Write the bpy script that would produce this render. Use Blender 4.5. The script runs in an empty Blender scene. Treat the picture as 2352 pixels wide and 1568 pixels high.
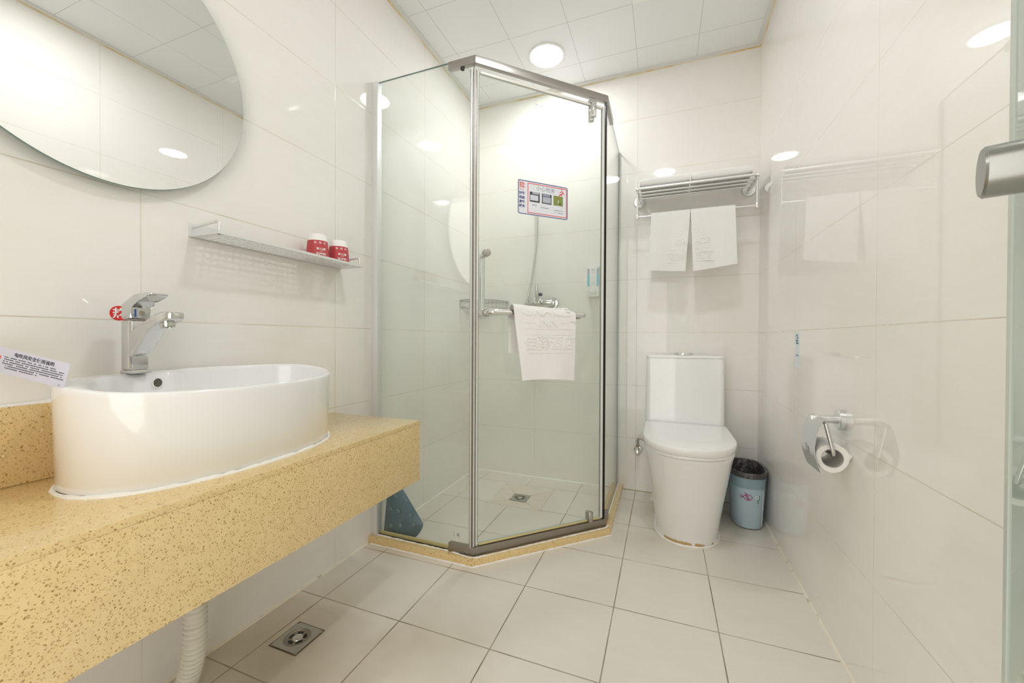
import bpy, bmesh, math, random
from mathutils import Vector, Matrix
random.seed(7)
C = bpy.context.scene.collection
S = bpy.context.scene
PI = math.pi

# ------------------------------------------------------------------ camera, world, exposure
cam_d = bpy.data.cameras.new('camera'); cam = bpy.data.objects.new('camera', cam_d); C.objects.link(cam)
cam_d.sensor_width = 36.0; cam_d.lens = 909.81 / 2352 * 36.0; cam_d.clip_start = 0.01
Rr = Vector((0.93388164, 0.35755499, 0.00441686)); Uu = Vector((-0.00687966, 0.00561622, 0.99996056)); Ff = Vector((-0.35751609, 0.9338752, -0.00770474))
CAM = Vector((1.04327, -0.99476, 0.85798))
cam.matrix_world = Matrix(((Rr.x, Uu.x, -Ff.x, CAM.x), (Rr.y, Uu.y, -Ff.y, CAM.y), (Rr.z, Uu.z, -Ff.z, CAM.z), (0, 0, 0, 1)))
S.camera = cam
w = bpy.data.worlds.new('world'); S.world = w; w.use_nodes = True
w.node_tree.nodes['Background'].inputs[0].default_value = (1.0, 0.955, 0.90, 1)
w.node_tree.nodes['Background'].inputs[1].default_value = 2.8
S.view_settings.view_transform = 'Standard'; S.view_settings.look = 'None'
S.view_settings.exposure = 0.0; S.view_settings.gamma = 1.0; S.view_settings.use_curve_mapping = False
LAMP = 84.0
LAMP_COL = (0.985, 0.99, 1.0, 1)
pd = bpy.data.lights.new('doorway_portal', 'AREA'); pd.shape = 'RECTANGLE'; pd.size = .76; pd.size_y = 2.06; pd.cycles.is_portal = True
po_ = bpy.data.objects.new('doorway_portal', pd); po_.location = (.71, -1.36, 1.03); po_.rotation_euler = (math.radians(90), 0, 0); C.objects.link(po_)
S.cycles.max_bounces = 16; S.cycles.diffuse_bounces = 8; S.cycles.glossy_bounces = 6
S.cycles.transparent_max_bounces = 24; S.cycles.transmission_bounces = 8
S.cycles.caustics_reflective = False; S.cycles.caustics_refractive = False
S.cycles.sample_clamp_indirect = 60.0

# ------------------------------------------------------------------ room numbers (metres)
XL, XR, YB, YF, ZC = -0.1045, 1.4955, 1.345, -1.30, 2.355

# ------------------------------------------------------------------ helpers
BASE = {}
def tag(o, label=None, cat=None, group=None, kind=None):
    if label: o['label'] = label
    if cat: o['category'] = cat
    if group: o['group'] = group
    if kind: o['kind'] = kind
    return o
def thing(name, label, cat, loc=(0, 0, 0), group=None):
    o = bpy.data.objects.new(name, None); C.objects.link(o); o.empty_display_size = 0.03
    o.location = loc; BASE[o.name] = Vector(loc)
    return tag(o, label, cat, group)
def obj(name, bm, mats, parent=None, loc=None, smooth=True, angle=35, label=None):
    if not isinstance(mats, (list, tuple)): mats = [mats]
    me = bpy.data.meshes.new(name)
    if parent is not None: base = BASE[parent.name]
    elif loc is not None: base = Vector(loc)
    else: base = Vector((0, 0, 0))
    bmesh.ops.recalc_face_normals(bm, faces=bm.faces[:])
    bmesh.ops.translate(bm, verts=bm.verts[:], vec=-base)
    bm.to_mesh(me); bm.free()
    for m in mats: me.materials.append(m)
    if smooth:
        for p in me.polygons: p.use_smooth = True
        me.set_sharp_from_angle(angle=math.radians(angle))
    o = bpy.data.objects.new(name, me); C.objects.link(o)
    if parent is not None: o.parent = parent
    else: o.location = base
    BASE[o.name] = base
    if label: o['label'] = label
    return o
def struct(name, bm, m, smooth=False):
    o = obj(name, bm, m, smooth=smooth); o['kind'] = 'structure'; return o
def newbm(): return bmesh.new()
def box(bm, x0, x1, y0, y1, z0, z1, bev=0, M=None, mi=0, seg=2):
    b = bmesh.new(); bmesh.ops.create_cube(b, size=1)
    for v in b.verts: v.co = Vector(((x0 + x1) / 2 + v.co.x * (x1 - x0), (y0 + y1) / 2 + v.co.y * (y1 - y0), (z0 + z1) / 2 + v.co.z * (z1 - z0)))
    if bev: bmesh.ops.bevel(b, geom=b.edges[:] + b.verts[:], offset=bev, segments=seg, profile=0.6, affect='EDGES')
    merge(bm, b, M, mi)
def merge(bm, b, M=None, mi=0):
    if M is not None: bmesh.ops.transform(b, matrix=M, verts=b.verts[:])
    mp = {}
    for v in b.verts: mp[v] = bm.verts.new(v.co)
    for f in b.faces:
        try:
            nf = bm.faces.new([mp[v] for v in f.verts]); nf.material_index = mi
        except ValueError: pass
    b.free()
def basis(d):
    d = Vector(d).normalized(); a = Vector((0, 0, 1)) if abs(d.z) < .9 else Vector((1, 0, 0))
    x = a.cross(d).normalized(); y = d.cross(x); return x, y, d
def ringloft(bm, rings, cap0=True, cap1=True, closed=True, mi=0):
    vs = [[bm.verts.new(p) for p in r] for r in rings]; n = len(vs[0])
    for a, b in zip(vs[:-1], vs[1:]):
        for i in range(n if closed else n - 1):
            j = (i + 1) % n
            f = bm.faces.new((a[i], a[j], b[j], b[i])); f.material_index = mi
    if cap0: bm.faces.new(vs[0][::-1]).material_index = mi
    if cap1: bm.faces.new(vs[-1]).material_index = mi
    return vs
def lathe(bm, prof, o=(0, 0, 0), d=(0, 0, 1), n=32, cap0=True, cap1=True, mi=0):
    x, y, z = basis(d); o = Vector(o)
    rings = [[o + z * h + (x * math.cos(2 * PI * i / n) + y * math.sin(2 * PI * i / n)) * max(r, 1e-5) for i in range(n)] for r, h in prof]
    ringloft(bm, rings, cap0, cap1, mi=mi)
def cyl(bm, a, b, r, n=24, bev=0, r2=None, mi=0):
    a = Vector(a); b = Vector(b); L = (b - a).length; r2 = r if r2 is None else r2
    if bev: pr = [(r - bev, 0), (r - bev * .3, bev * .3), (r, bev), (r2, L - bev), (r2 - bev * .3, L - bev * .3), (r2 - bev, L)]
    else: pr = [(r, 0), (r2, L)]
    lathe(bm, pr, a, b - a, n, mi=mi)
def smoothpath(pts, rad=0.015, seg=6):
    pts = [Vector(p) for p in pts]; out = [pts[0]]
    for p0, p1, p2 in zip(pts[:-2], pts[1:-1], pts[2:]):
        a = (p0 - p1); b = (p2 - p1); ra = min(rad, a.length * .48, b.length * .48)
        A = p1 + a.normalized() * ra; B = p1 + b.normalized() * ra
        for k in range(seg + 1):
            t = k / seg; out.append(A * (1 - t) ** 2 + p1 * 2 * t * (1 - t) + B * t * t)
    out.append(pts[-1]); return out
def spline(pts, n=10):
    P = [Vector(p) for p in pts]; P = [P[0] * 2 - P[1]] + P + [P[-1] * 2 - P[-2]]; out = []
    for i in range(1, len(P) - 2):
        for k in range(n):
            t = k / n; a, b, c, d = P[i - 1:i + 3]
            out.append(0.5 * ((2 * b) + (c - a) * t + (2 * a - 5 * b + 4 * c - d) * t * t + (3 * b - a - 3 * c + d) * t ** 3))
    out.append(P[-2]); return out
def tube(bm, path, r, n=16, mi=0, rf=None):
    path = [Vector(p) for p in path]; rings = []
    T = [(path[min(i + 1, len(path) - 1)] - path[max(i - 1, 0)]).normalized() for i in range(len(path))]
    x, y, z = basis(T[0])
    for i, p in enumerate(path):
        if i:
            x = (x - T[i] * x.dot(T[i])).normalized()
        y = T[i].cross(x); rr = rf(i) if rf else r
        rings.append([p + (x * math.cos(2 * PI * k / n) + y * math.sin(2 * PI * k / n)) * rr for k in range(n)])
    ringloft(bm, rings, mi=mi)
def extrude_poly(bm, pts, vec, mi=0, bev=0):
    b = bmesh.new(); vec = Vector(vec)
    a = [b.verts.new(p) for p in pts]; c = [b.verts.new(Vector(p) + vec) for p in pts]; n = len(a)
    b.faces.new(a[::-1]); b.faces.new(c)
    for i in range(n): b.faces.new((a[i], a[(i + 1) % n], c[(i + 1) % n], c[i]))
    if bev: bmesh.ops.bevel(b, geom=b.edges[:] + b.verts[:], offset=bev, segments=2, profile=.6, affect='EDGES')
    merge(bm, b, None, mi)
def flat(bm, pts, mi=0): 
    f = bm.faces.new([bm.verts.new(p) for p in pts]); f.material_index = mi; return f
def mat4(o, x, y):
    x = Vector(x).normalized(); y = Vector(y); y = (y - x * y.dot(x)).normalized(); z = x.cross(y); o = Vector(o)
    return Matrix(((x.x, y.x, z.x, o.x), (x.y, y.y, z.y, o.y), (x.z, y.z, z.z, o.z), (0, 0, 0, 1)))
def text_bm(bm, s, size, M, ext=0.0002, align='CENTER', bevel=0, xs=1, offset=0, mi=0):
    cu = bpy.data.curves.new('lettering', 'FONT'); cu.body = s; cu.size = size; cu.extrude = ext; cu.align_x = align; cu.align_y = 'CENTER'
    cu.bevel_depth = bevel; cu.bevel_resolution = 1; cu.offset = offset; cu.resolution_u = 3
    o = bpy.data.objects.new('lettering', cu); C.objects.link(o); bpy.context.view_layer.update()
    ev = o.evaluated_get(bpy.context.evaluated_depsgraph_get()); me = ev.to_mesh()
    b = bmesh.new(); b.from_mesh(me); ev.to_mesh_clear()
    bpy.data.objects.remove(o); bpy.data.curves.remove(cu)
    bmesh.ops.transform(b, matrix=M @ Matrix.Diagonal((xs, 1, 1, 1)), verts=b.verts[:])
    merge(bm, b, None, mi)
def rrect(w_, h_, r, n=6, cx=0, cy=0):
    out = []
    for sx, sy, a0 in ((1, 1, 0), (-1, 1, 90), (-1, -1, 180), (1, -1, 270)):
        for k in range(n + 1):
            a = math.radians(a0 + 90 * k / n); out.append((cx + sx * (w_ / 2 - r) + r * math.cos(a), cy + sy * (h_ / 2 - r) + r * math.sin(a)))
    return out

# ------------------------------------------------------------------ materials
def mat(name, col, rough=.5, metal=0, spec=.5, trans=0, emit=None, es=0, coat=0, bump=None, ior=1.5):
    m = bpy.data.materials.new(name); m.use_nodes = True; nt = m.node_tree; p = nt.nodes['Principled BSDF']
    p.inputs['Base Color'].default_value = (*col, 1); p.inputs['Roughness'].default_value = rough; p.inputs['Metallic'].default_value = metal
    p.inputs['Specular IOR Level'].default_value = spec; p.inputs['Transmission Weight'].default_value = trans; p.inputs['IOR'].default_value = ior
    p.inputs['Coat Weight'].default_value = coat; p.inputs['Coat Roughness'].default_value = .05
    if emit: p.inputs['Emission Color'].default_value = emit; p.inputs['Emission Strength'].default_value = es
    if bump:
        sc, st, dist = bump; n = nt.nodes.new('ShaderNodeTexNoise'); n.inputs['Scale'].default_value = sc; n.inputs['Detail'].default_value = 4
        tc = nt.nodes.new('ShaderNodeNewGeometry'); nt.links.new(tc.outputs['Position'], n.inputs['Vector'])
        b = nt.nodes.new('ShaderNodeBump'); b.inputs['Strength'].default_value = st; b.inputs['Distance'].default_value = dist
        nt.links.new(n.outputs['Fac'], b.inputs['Height']); nt.links.new(b.outputs[0], p.inputs['Normal'])
    return m
class NT:
    def __init__(s, m): s.nt = m.node_tree; s.l = s.nt.links
    def n(s, t, **k):
        nd = s.nt.nodes.new('ShaderNode' + t)
        for a, b in k.items(): setattr(nd, a, b)
        return nd
    def val(s, sock, v):
        if isinstance(v, (int, float, tuple)): sock.default_value = v
        else: s.l.new(v, sock)
    def math(s, op, a, b=None, c=None, clamp=False):
        nd = s.n('Math', operation=op, use_clamp=clamp); s.val(nd.inputs[0], a)
        if b is not None: s.val(nd.inputs[1], b)
        if c is not None: s.val(nd.inputs[2], c)
        return nd.outputs[0]
    def pos(s):
        g = s.n('NewGeometry'); x = s.n('SeparateXYZ'); s.l.new(g.outputs['Position'], x.inputs[0]); return g.outputs['Position'], x.outputs
    def mix(s, f, a, b):
        nd = s.n('Mix', data_type='RGBA'); s.val(nd.inputs[0], f); s.val(nd.inputs[6], a); s.val(nd.inputs[7], b); return nd.outputs[2]
    def noise(s, vec, scale, detail=3, rough=.5, out='Fac'):
        nd = s.n('TexNoise'); s.val(nd.inputs['Vector'], vec); nd.inputs['Scale'].default_value = scale; nd.inputs['Detail'].default_value = detail; nd.inputs['Roughness'].default_value = rough
        return nd.outputs[out]
    def ramp(s, v, a, b, lo=0., hi=1.):
        nd = s.n('MapRange'); s.val(nd.inputs[0], v); nd.inputs[1].default_value = a; nd.inputs[2].default_value = b; nd.inputs[3].default_value = lo; nd.inputs[4].default_value = hi; return nd.outputs[0]
    def line(s, v, off, period, hw):       # 1 on the joint, 0 in the tile
        t = s.math('SUBTRACT', v, off); t = s.math('DIVIDE', t, period); f = s.math('SUBTRACT', t, s.math('ROUND', t))
        d = s.math('MULTIPLY', s.math('ABSOLUTE', f), period)
        return s.ramp(d, hw, hw * 2.0, 1, 0)
    def scaled(s, vec, v3):
        nd = s.n('VectorMath', operation='MULTIPLY'); s.l.new(vec, nd.inputs[0]); nd.inputs[1].default_value = v3; return nd.outputs[0]
def tile_material(name, base, base2, joint, ax, offs, per, hw, rough, bumpd=.0005, floor=False):
    m = mat(name, base, rough); k = NT(m); p = k.nt.nodes['Principled BSDF']
    vec, xyz = k.pos()
    a = k.line(xyz[ax[0]], offs[0], per[0], hw); b = k.line(xyz[ax[1]], offs[1], per[1], hw)
    j = k.math('MAXIMUM', a, b)
    # joints fade and darken along their length, as real grout does
    wear = k.ramp(k.noise(vec, 5.5, 3), .35, .68, .2 if not floor else .5, 1.0)
    streak = (26, 7, 40) if not floor else (9, 26, 20)
    n1 = k.noise(k.scaled(vec, streak), 1.0, 5, .6); n2 = k.noise(vec, 3.0, 3)
    col = k.mix(k.ramp(n1, .3, .75), (*base, 1), (*base2, 1))
    col = k.mix(k.ramp(n2, .35, .75, 0, .35), col, (*base2, 1))
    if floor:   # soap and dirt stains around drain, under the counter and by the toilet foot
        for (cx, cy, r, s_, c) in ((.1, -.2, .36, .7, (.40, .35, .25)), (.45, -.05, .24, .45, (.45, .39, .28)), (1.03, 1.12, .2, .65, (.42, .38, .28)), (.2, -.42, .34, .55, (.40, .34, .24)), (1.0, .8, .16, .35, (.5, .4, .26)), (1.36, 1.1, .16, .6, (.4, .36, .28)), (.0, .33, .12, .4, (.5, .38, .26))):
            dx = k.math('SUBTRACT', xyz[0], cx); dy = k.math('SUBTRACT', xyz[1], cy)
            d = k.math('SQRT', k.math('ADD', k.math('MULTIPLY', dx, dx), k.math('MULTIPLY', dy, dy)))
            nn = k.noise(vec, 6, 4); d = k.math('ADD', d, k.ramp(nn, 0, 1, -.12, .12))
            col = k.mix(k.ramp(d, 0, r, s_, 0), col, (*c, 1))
    jf = k.math('MULTIPLY', j, wear)
    col = k.mix(jf, col, (*joint, 1))
    k.l.new(col, p.inputs['Base Color'])
    r = k.ramp(n1, .3, .7, rough, rough * (1.25 if not floor else 1.06)); r2 = k.math('ADD', r, k.math('MULTIPLY', jf, .4), clamp=True); k.l.new(r2, p.inputs['Roughness'])
    h = k.math('SUBTRACT', k.math('MULTIPLY', k.noise(vec, 1.6, 0), 1.0), k.math('MULTIPLY', j, .8))
    bp = k.n('Bump'); bp.inputs['Strength'].default_value = .30; bp.inputs['Distance'].default_value = bumpd; k.l.new(h, bp.inputs['Height']); k.l.new(bp.outputs[0], p.inputs['Normal'])
    return m
WB, WB2, WJ = (.865, .85, .82), (.845, .825, .787), (.62, .55, .43)
m_wl = tile_material('tile_left', WB, WB2, WJ, (1, 2), (.1525, -.0025), (.589, .2995), .0009, .02, bumpd=.0003)
m_wr = tile_material('tile_right', WB, WB2, WJ, (1, 2), (.1455, -.0075), (.6, .2995), .0007, .014, bumpd=.00012)
m_wb = tile_material('tile_back', WB, WB2, WJ, (0, 2), (.2995, -.004), (.6, .2995), .0008, .022, bumpd=.0003)
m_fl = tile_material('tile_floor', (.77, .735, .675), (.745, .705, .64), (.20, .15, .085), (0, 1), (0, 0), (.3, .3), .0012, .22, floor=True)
def ceiling_material():
    m = mat('ceiling_panel', (.78, .79, .79), .35); k = NT(m); p = k.nt.nodes['Principled BSDF']; vec, xyz = k.pos()
    j = k.math('MAXIMUM', k.line(xyz[0], .0165, .2952, .0008), k.line(xyz[1], .8595, .2952, .0008))
    k.l.new(k.mix(j, (.78, .79, .79, 1), (.50, .50, .49, 1)), p.inputs['Base Color']); return m
m_ceil = ceiling_material()
def stone_material(name, base, base2):
    m = mat(name, base, .16, coat=.3); k = NT(m); p = k.nt.nodes['Principled BSDF']; vec, xyz = k.pos()
    col = k.mix(k.ramp(k.noise(vec, 60, 3), .3, .7), (*base, 1), (*base2, 1))
    warp = k.n('VectorMath', operation='ADD'); k.l.new(vec, warp.inputs[0]); sc = k.n('VectorMath', operation='SCALE'); k.l.new(k.noise(vec, 220, 2, out='Color'), sc.inputs[0]); sc.inputs[3].default_value = .004; k.l.new(sc.outputs[0], warp.inputs[1])
    for scale, thr, prob, c in ((255, .33, .36, (.34, .20, .055)), (155, .27, .24, (.30, .17, .045)), (80, .20, .20, (.30, .16, .05)), (85, .15, .12, (.95, .93, .86)), (360, .34, .45, (.55, .38, .16))):
        v = k.n('TexVoronoi'); k.l.new(warp.outputs[0], v.inputs['Vector']); v.inputs['Scale'].default_value = scale
        s_ = k.n('SeparateXYZ'); k.l.new(v.outputs['Color'], s_.inputs[0])
        f = k.math('MULTIPLY', k.ramp(v.outputs['Distance'], thr * .75, thr, 1, 0), k.math('LESS_THAN', s_.outputs[0], prob))
        f = k.math('MULTIPLY', f, k.ramp(s_.outputs[1], 0, 1, .45, 1))
        col = k.mix(f, col, (*c, 1))
    k.l.new(col, p.inputs['Base Color']); return m
m_stone = stone_material('quartz_worktop', (.79, .605, .315), (.745, .56, .275))
def glass_material(name, tint, spec=1.0):
    m = bpy.data.materials.new(name); m.use_nodes = True; nt = m.node_tree; nt.nodes.clear(); k = NT(m)
    out = k.n('OutputMaterial'); tr = k.n('BsdfTransparent'); tr.inputs[0].default_value = (*tint, 1)
    gl = k.n('BsdfGlossy'); gl.inputs['Roughness'].default_value = 0.0; gl.inputs[0].default_value = (1, 1, 1, 1)
    g = k.n('NewGeometry'); fr = k.n('Fresnel'); ior = k.ramp(g.outputs['Backfacing'], 0, 1, 1.5, 1 / 1.5); k.l.new(ior, fr.inputs['IOR'])
    mx = k.n('MixShader'); k.l.new(k.math('MULTIPLY', fr.outputs[0], spec), mx.inputs[0]); k.l.new(tr.outputs[0], mx.inputs[1]); k.l.new(gl.outputs[0], mx.inputs[2]); k.l.new(mx.outputs[0], out.inputs[0]); return m
m_glass = glass_material('clear_glass', (.962, .982, .966))
m_gedge = mat('glass_edge', (.16, .26, .24), .15)
m_gedgel = mat('glass_edge_pale', (.50, .60, .56), .2)
m_door = glass_material('door_glass', (.90, .95, .92))
m_steel = mat('brushed_steel', (.47, .45, .43), .30, 1)
m_steeld = mat('dull_steel', (.36, .325, .29), .38, 1)
m_chrome = mat('chrome', (.80, .80, .80), .07, 1)
m_chromed = mat('worn_chrome', (.66, .66, .65), .16, 1)
m_alu = mat('satin_aluminium', (.80, .80, .80), .35, .85)
m_aluw = mat('pale_aluminium', (.78, .78, .79), .35, .35)
m_cer = mat('glazed_ceramic', (.86, .86, .865), .06, coat=.4)
m_seat = mat('seat_plastic', (.85, .85, .85), .16)
m_caulk = mat('white_caulk', (.87, .86, .83), .55, bump=(90, .8, .002))
m_caulky = mat('yellowed_caulk', (.66, .55, .26), .5, bump=(60, .8, .002))
m_white = mat('white_plastic', (.84, .84, .83), .35)
m_black = mat('black_rubber', (.012, .012, .012), .4)
m_dark = mat('dark_hole', (.02, .02, .018), .6)
m_hole = mat('overflow_shade', (.10, .095, .07), .5)
m_towel = mat('terry_cloth', (.86, .855, .845), .95, spec=.1, bump=(700, .6, .002))
m_seal = mat('clear_seal', (.74, .73, .69), .3)
m_pvc = mat('pipe_plastic', (.72, .70, .62), .4)
m_red = mat('red_print', (.72, .03, .03), .4)
m_navy = mat('navy_print', (.035, .045, .20), .4)
m_cup = mat('cup_red', (.50, .055, .065), .45)
m_paper = mat('paper_white', (.88, .87, .85), .7)
m_tissue = mat('tissue_paper', (.88, .87, .85), .9, spec=.1, bump=(400, .3, .001))
m_core = mat('cardboard_core', (.55, .53, .50), .7)
m_card = mat('card_plastic', (.64, .65, .80), .35)
m_ink = mat('black_ink', (.03, .03, .045), .5)
m_greyp = mat('grey_print', (.30, .32, .42), .5)
m_bin = mat('bin_plastic', (.42, .55, .62), .35)
m_liner = mat('bag_film', (.055, .05, .055), .18, spec=.8, bump=(45, 1, .012))
m_linerc = glass_material('bag_clear', (.80, .84, .86), 1.0)
m_mag = mat('magenta_print', (.42, .03, .16), .5)
m_green = mat('green_print', (.08, .30, .14), .5)
m_matb = mat('mat_rubber', (.085, .175, .25), .32, bump=(30, .3, .004))
m_matl = mat('mat_cup', (.17, .27, .32), .25)
m_soap = mat('blue_soap', (.22, .60, .80), .2)
m_frost = mat('frosted_strip', (.55, .60, .56), .3)
m_tape = mat('edge_tape', (.78, .72, .52), .4)
m_stain = mat('rust_stain', (.52, .36, .16), .7)
m_purple = mat('dark_plastic', (.05, .03, .06), .3)
m_p1 = mat('photo_grey', (.42, .45, .52), .5); m_p2 = mat('photo_dark', (.05, .05, .06), .5); m_p3 = mat('photo_green', (.22, .27, .06), .5); m_p4 = mat('photo_pale', (.60, .63, .70), .5)
m_brass = mat('aged_brass', (.45, .33, .15), .35, .9)
m_mirror = mat('mirror_silver', (.88, .895, .88), .0, 1)
m_lamp = mat('lamp_diffuser', (1, 1, 1), .5, emit=LAMP_COL, es=LAMP)
m_tape2 = mat('tape_film', (.80, .80, .80), .12)

# ------------------------------------------------------------------ room shell
def panel(name, x0, x1, y0, y1, z0, z1, m):
    b = newbm(); box(b, x0, x1, y0, y1, z0, z1); return struct(name, b, m)
panel('floor', XL - .1, XR + .1, YF - .1, YB + .1, -.1, 0, m_fl)
panel('ceiling', XL - .1, XR + .1, YF - .1, YB + .1, ZC, ZC + .1, m_ceil)
panel('wall_left', XL - .1, XL, YF - .1, YB + .1, 0, ZC, m_wl)
panel('wall_right', XR, XR + .1, YF - .1, YB + .1, 0, ZC, m_wr)
panel('wall_back', XL, XR, YB, YB + .1, 0, ZC, m_wb)
b = newbm(); DX0, DX1 = .33, 1.09     # the doorway behind the camera
box(b, XL, DX0, YF - .1, YF, 0, ZC); box(b, DX1, XR, YF - .1, YF, 0, ZC); box(b, DX0, DX1, YF - .1, YF, 2.06, ZC); struct('wall_front', b, m_wb)
# ceiling edge moulding and the yellowed sealant under it
b = newbm(); t = .026
box(b, XL, XL + t, YF, YB, ZC - .006, ZC); box(b, XR - t, XR, YF, YB, ZC - .006, ZC); box(b, XL + t, XR - t, YB - t, YB, ZC - .006, ZC); box(b, XL + t, XR - t, YF, YF + t, ZC - .006, ZC)
struct('trim_1', b, mat('ceiling_moulding', (.70, .70, .68), .35))
def wavy(name, p0, p1, mtl, w0=.004, n=120, up=(0, 0, 1), seed=1, out=(1, 0, 0)):
    r = random.Random(seed); p0 = Vector(p0); p1 = Vector(p1); up = Vector(up); out = Vector(out); rings = []; a = w0
    for i in range(n + 1):
        a = max(w0 * .8, min(w0 * 1.2, a + r.uniform(-1, 1) * w0 * .08)); p = p0.lerp(p1, i / n)
        rings.append([p, p + out * a, p + out * a * .6 + up * a * .6, p + up * a])
    b = newbm(); ringloft(b, rings); return b
def yellow_edge(i, p0, p1, out, up=(0, 0, -1)):
    struct('trim_%d' % i, wavy('s', p0, p1, None, .0042, 140, up, i, out), m_ye)
m_ye = mat('stained_sealant', (.70, .55, .22), .5); k = NT(m_ye); vec, xyz = k.pos()
k.l.new(k.mix(k.ramp(k.noise(vec, 6, 4), .38, .6), (.80, .76, .62, 1), (.66, .43, .10, 1)), k.nt.nodes['Principled BSDF'].inputs['Base Color'])
zz = ZC - .006
yellow_edge(2, (XL, YF, zz), (XL, YB, zz), (1, 0, 0)); yellow_edge(3, (XR, YF, zz), (XR, YB, zz), (-1, 0, 0)); yellow_edge(4, (XL, YB, zz), (XR, YB, zz), (0, -1, 0))
# white sealant where the walls meet the floor
def dirty_caulk():
    m = mat('floor_caulk', (.82, .78, .66), .5); k = NT(m); vec, xyz = k.pos()
    k.l.new(k.mix(k.ramp(k.noise(vec, 22, 4), .60, .78), (.82, .78, .66, 1), (.30, .25, .16, 1)), k.nt.nodes['Principled BSDF'].inputs['Base Color']); return m
m_fc = dirty_caulk()
struct('baseboard_left', wavy('s', (XL, YF, 0), (XL, .33, 0), None, .0065, 120, (0, 0, 1), 11, (1, 0, 0)), m_fc)
struct('baseboard_right', wavy('s', (XR, YF, 0), (XR, YB, 0), None, .0065, 160, (0, 0, 1), 12, (-1, 0, 0)), m_fc)
struct('baseboard_back', wavy('s', (.83, YB, 0), (XR, YB, 0), None, .004, 60, (0, 0, 1), 13, (0, -1, 0)), mat('dirty_joint', (.42, .34, .20), .6))
struct('baseboard_back.001', wavy('s', (XL, YB, 0), (.775, YB, 0), None, .005, 60, (0, 0, 1), 14, (0, -1, 0)), m_caulk)
struct('baseboard_left.001', wavy('s', (XL, .40, 0), (XL, YB, 0), None, .005, 60, (0, 0, 1), 15, (1, 0, 0)), m_caulk)

# ------------------------------------------------------------------ ceiling lights and fan
def downlight(x, y, label):
    t = thing('ceiling_light', label, 'ceiling light', (x, y, ZC), 'round ceiling lights')
    b = newbm(); lathe(b, [(.096, 0), (.096, -.003), (.092, -.006), (.086, -.007), (.086, 0)], (x, y, ZC), (0, 0, 1), 64, False, False); obj('trim_ring', b, m_white, t)
    b = newbm(); lathe(b, [(.0855, -.002), (.0855, -.0055), (.0001, -.0057)], (x, y, ZC), (0, 0, 1), 64, False, False); o = obj('diffuser', b, m_lamp, t)
downlight(.455, 1.035, 'round white recessed ceiling light glowing above the shower enclosure')
downlight(1.04, -.12, 'round white recessed ceiling light above the open floor in front of the shower')
t = thing('exhaust_fan', 'square white exhaust fan grille in the ceiling beside the shower light', 'exhaust fan', (1.05, .708, ZC))
b = newbm(); box(b, .9025, 1.197, .562, .857, ZC - .006, ZC, .002); obj('frame', b, m_white, t)
b = newbm()
for i in range(11): box(b, .93, 1.17, .585 + i * .0225, .596 + i * .0225, ZC - .012, ZC - .006)
obj('grille', b, m_white, t)

# ------------------------------------------------------------------ shower curb and enclosure
A0 = Vector((.372, .362, 0)); B0 = Vector((.797, .785, 0)); DD = (B0 - A0).normalized(); NN = Vector((DD.y, -DD.x, 0)); LD = (B0 - A0).length
def dp(s, o, z): return A0 + DD * s + NN * o + Vector((0, 0, z))
def Md(s, o, z): return mat4(dp(s, o, z), DD, (0, 0, 1))
CURB = .03
t = thing('shower_curb', 'low yellow speckled stone curb around the foot of the shower', 'curb', (.4, .5, 0))
outer = [(XL, .333), (.380, .333), (.832, .772), (.832, YB)]; inner = [(XL, .392), (.357, .392), (.768, .795), (.768, YB)]
b = newbm()
for i in range(3):
    for z0, sh in ((0, 0),):
        P = [outer[i], outer[i + 1], inner[i + 1], inner[i]]
        extrude_poly(b, [(x, y, 0) for x, y in P], (0, 0, CURB), bev=.0012)
obj('stone', b, m_stone, t)
def caulk_line(pts, r, seed, step=.012, flatz=.6):
    rnd = random.Random(seed); path = []
    for a, c in zip(pts[:-1], pts[1:]):
        a = Vector(a); c = Vector(c); n = max(2, int((c - a).length / step))
        for i in range(n): path.append(a.lerp(c, i / n))
    path.append(Vector(pts[-1])); rr = [r * rnd.uniform(.6, 1.35) for _ in path]
    bb = newbm(); tube(bb, path, r, 8, rf=lambda i: rr[i])
    return bb
obj('caulk_seam', caulk_line([(XL + .01, .331, .001), (.3805, .331, .001), (.834, .771, .001), (.834, YB - .01, .001)], .0034, 3), m_caulk, t, label='white sealant along the floor')
t = thing('shower_enclosure', 'neo-angle glass shower enclosure with a steel head rail and hinged door', 'shower enclosure', (.4, .6, CURB))
TH = .008; GT = 1.925
def slab(x0, y0, x1, y1, z0, z1, th, mm, parent, name, label=None):
    d = Vector((x1 - x0, y1 - y0, 0)).normalized(); n = Vector((d.y, -d.x, 0)) * th / 2
    a = Vector((x0, y0, z0)); c = Vector((x1, y1, z0)); b = newbm(); h = Vector((0, 0, z1 - z0))
    v = [b.verts.new(q) for q in (a - n, c - n, c + n, a + n, a - n + h, c - n + h, c + n + h, a + n + h)]
    for idx, mi in (((0, 1, 5, 4), 0), ((3, 2, 6, 7), 0), ((0, 1, 2, 3), 1), ((4, 5, 6, 7), 1), ((0, 3, 7, 4), 1), ((1, 2, 6, 5), 1)):
        b.faces.new([v[i] for i in idx]).material_index = mi
    return obj(name, b, mm, parent, smooth=False, label=label)
pl = slab(XL + .018, .362, .366, .362, CURB, GT, TH, [m_glass, m_gedge], t, 'glass_panel')
pr = slab(.797, .792, .797, YB - .008, CURB, GT, TH, [m_glass, m_gedge], t, 'glass_panel')
door = slab(*dp(.014, 0, 0).xy, *dp(.580, 0, 0).xy, .075, 1.865, TH, [m_glass, m_gedgel], t, 'door')
b = newbm(); box(b, XL, XL + .030, .348, .376, CURB, GT, .0015); obj('wall_profile', b, m_aluw, t)
b = newbm(); box(b, .7945, .7995, YB - .008, YB, CURB, GT, .001); obj('wall_profile', b, m_steeld, t)
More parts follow.
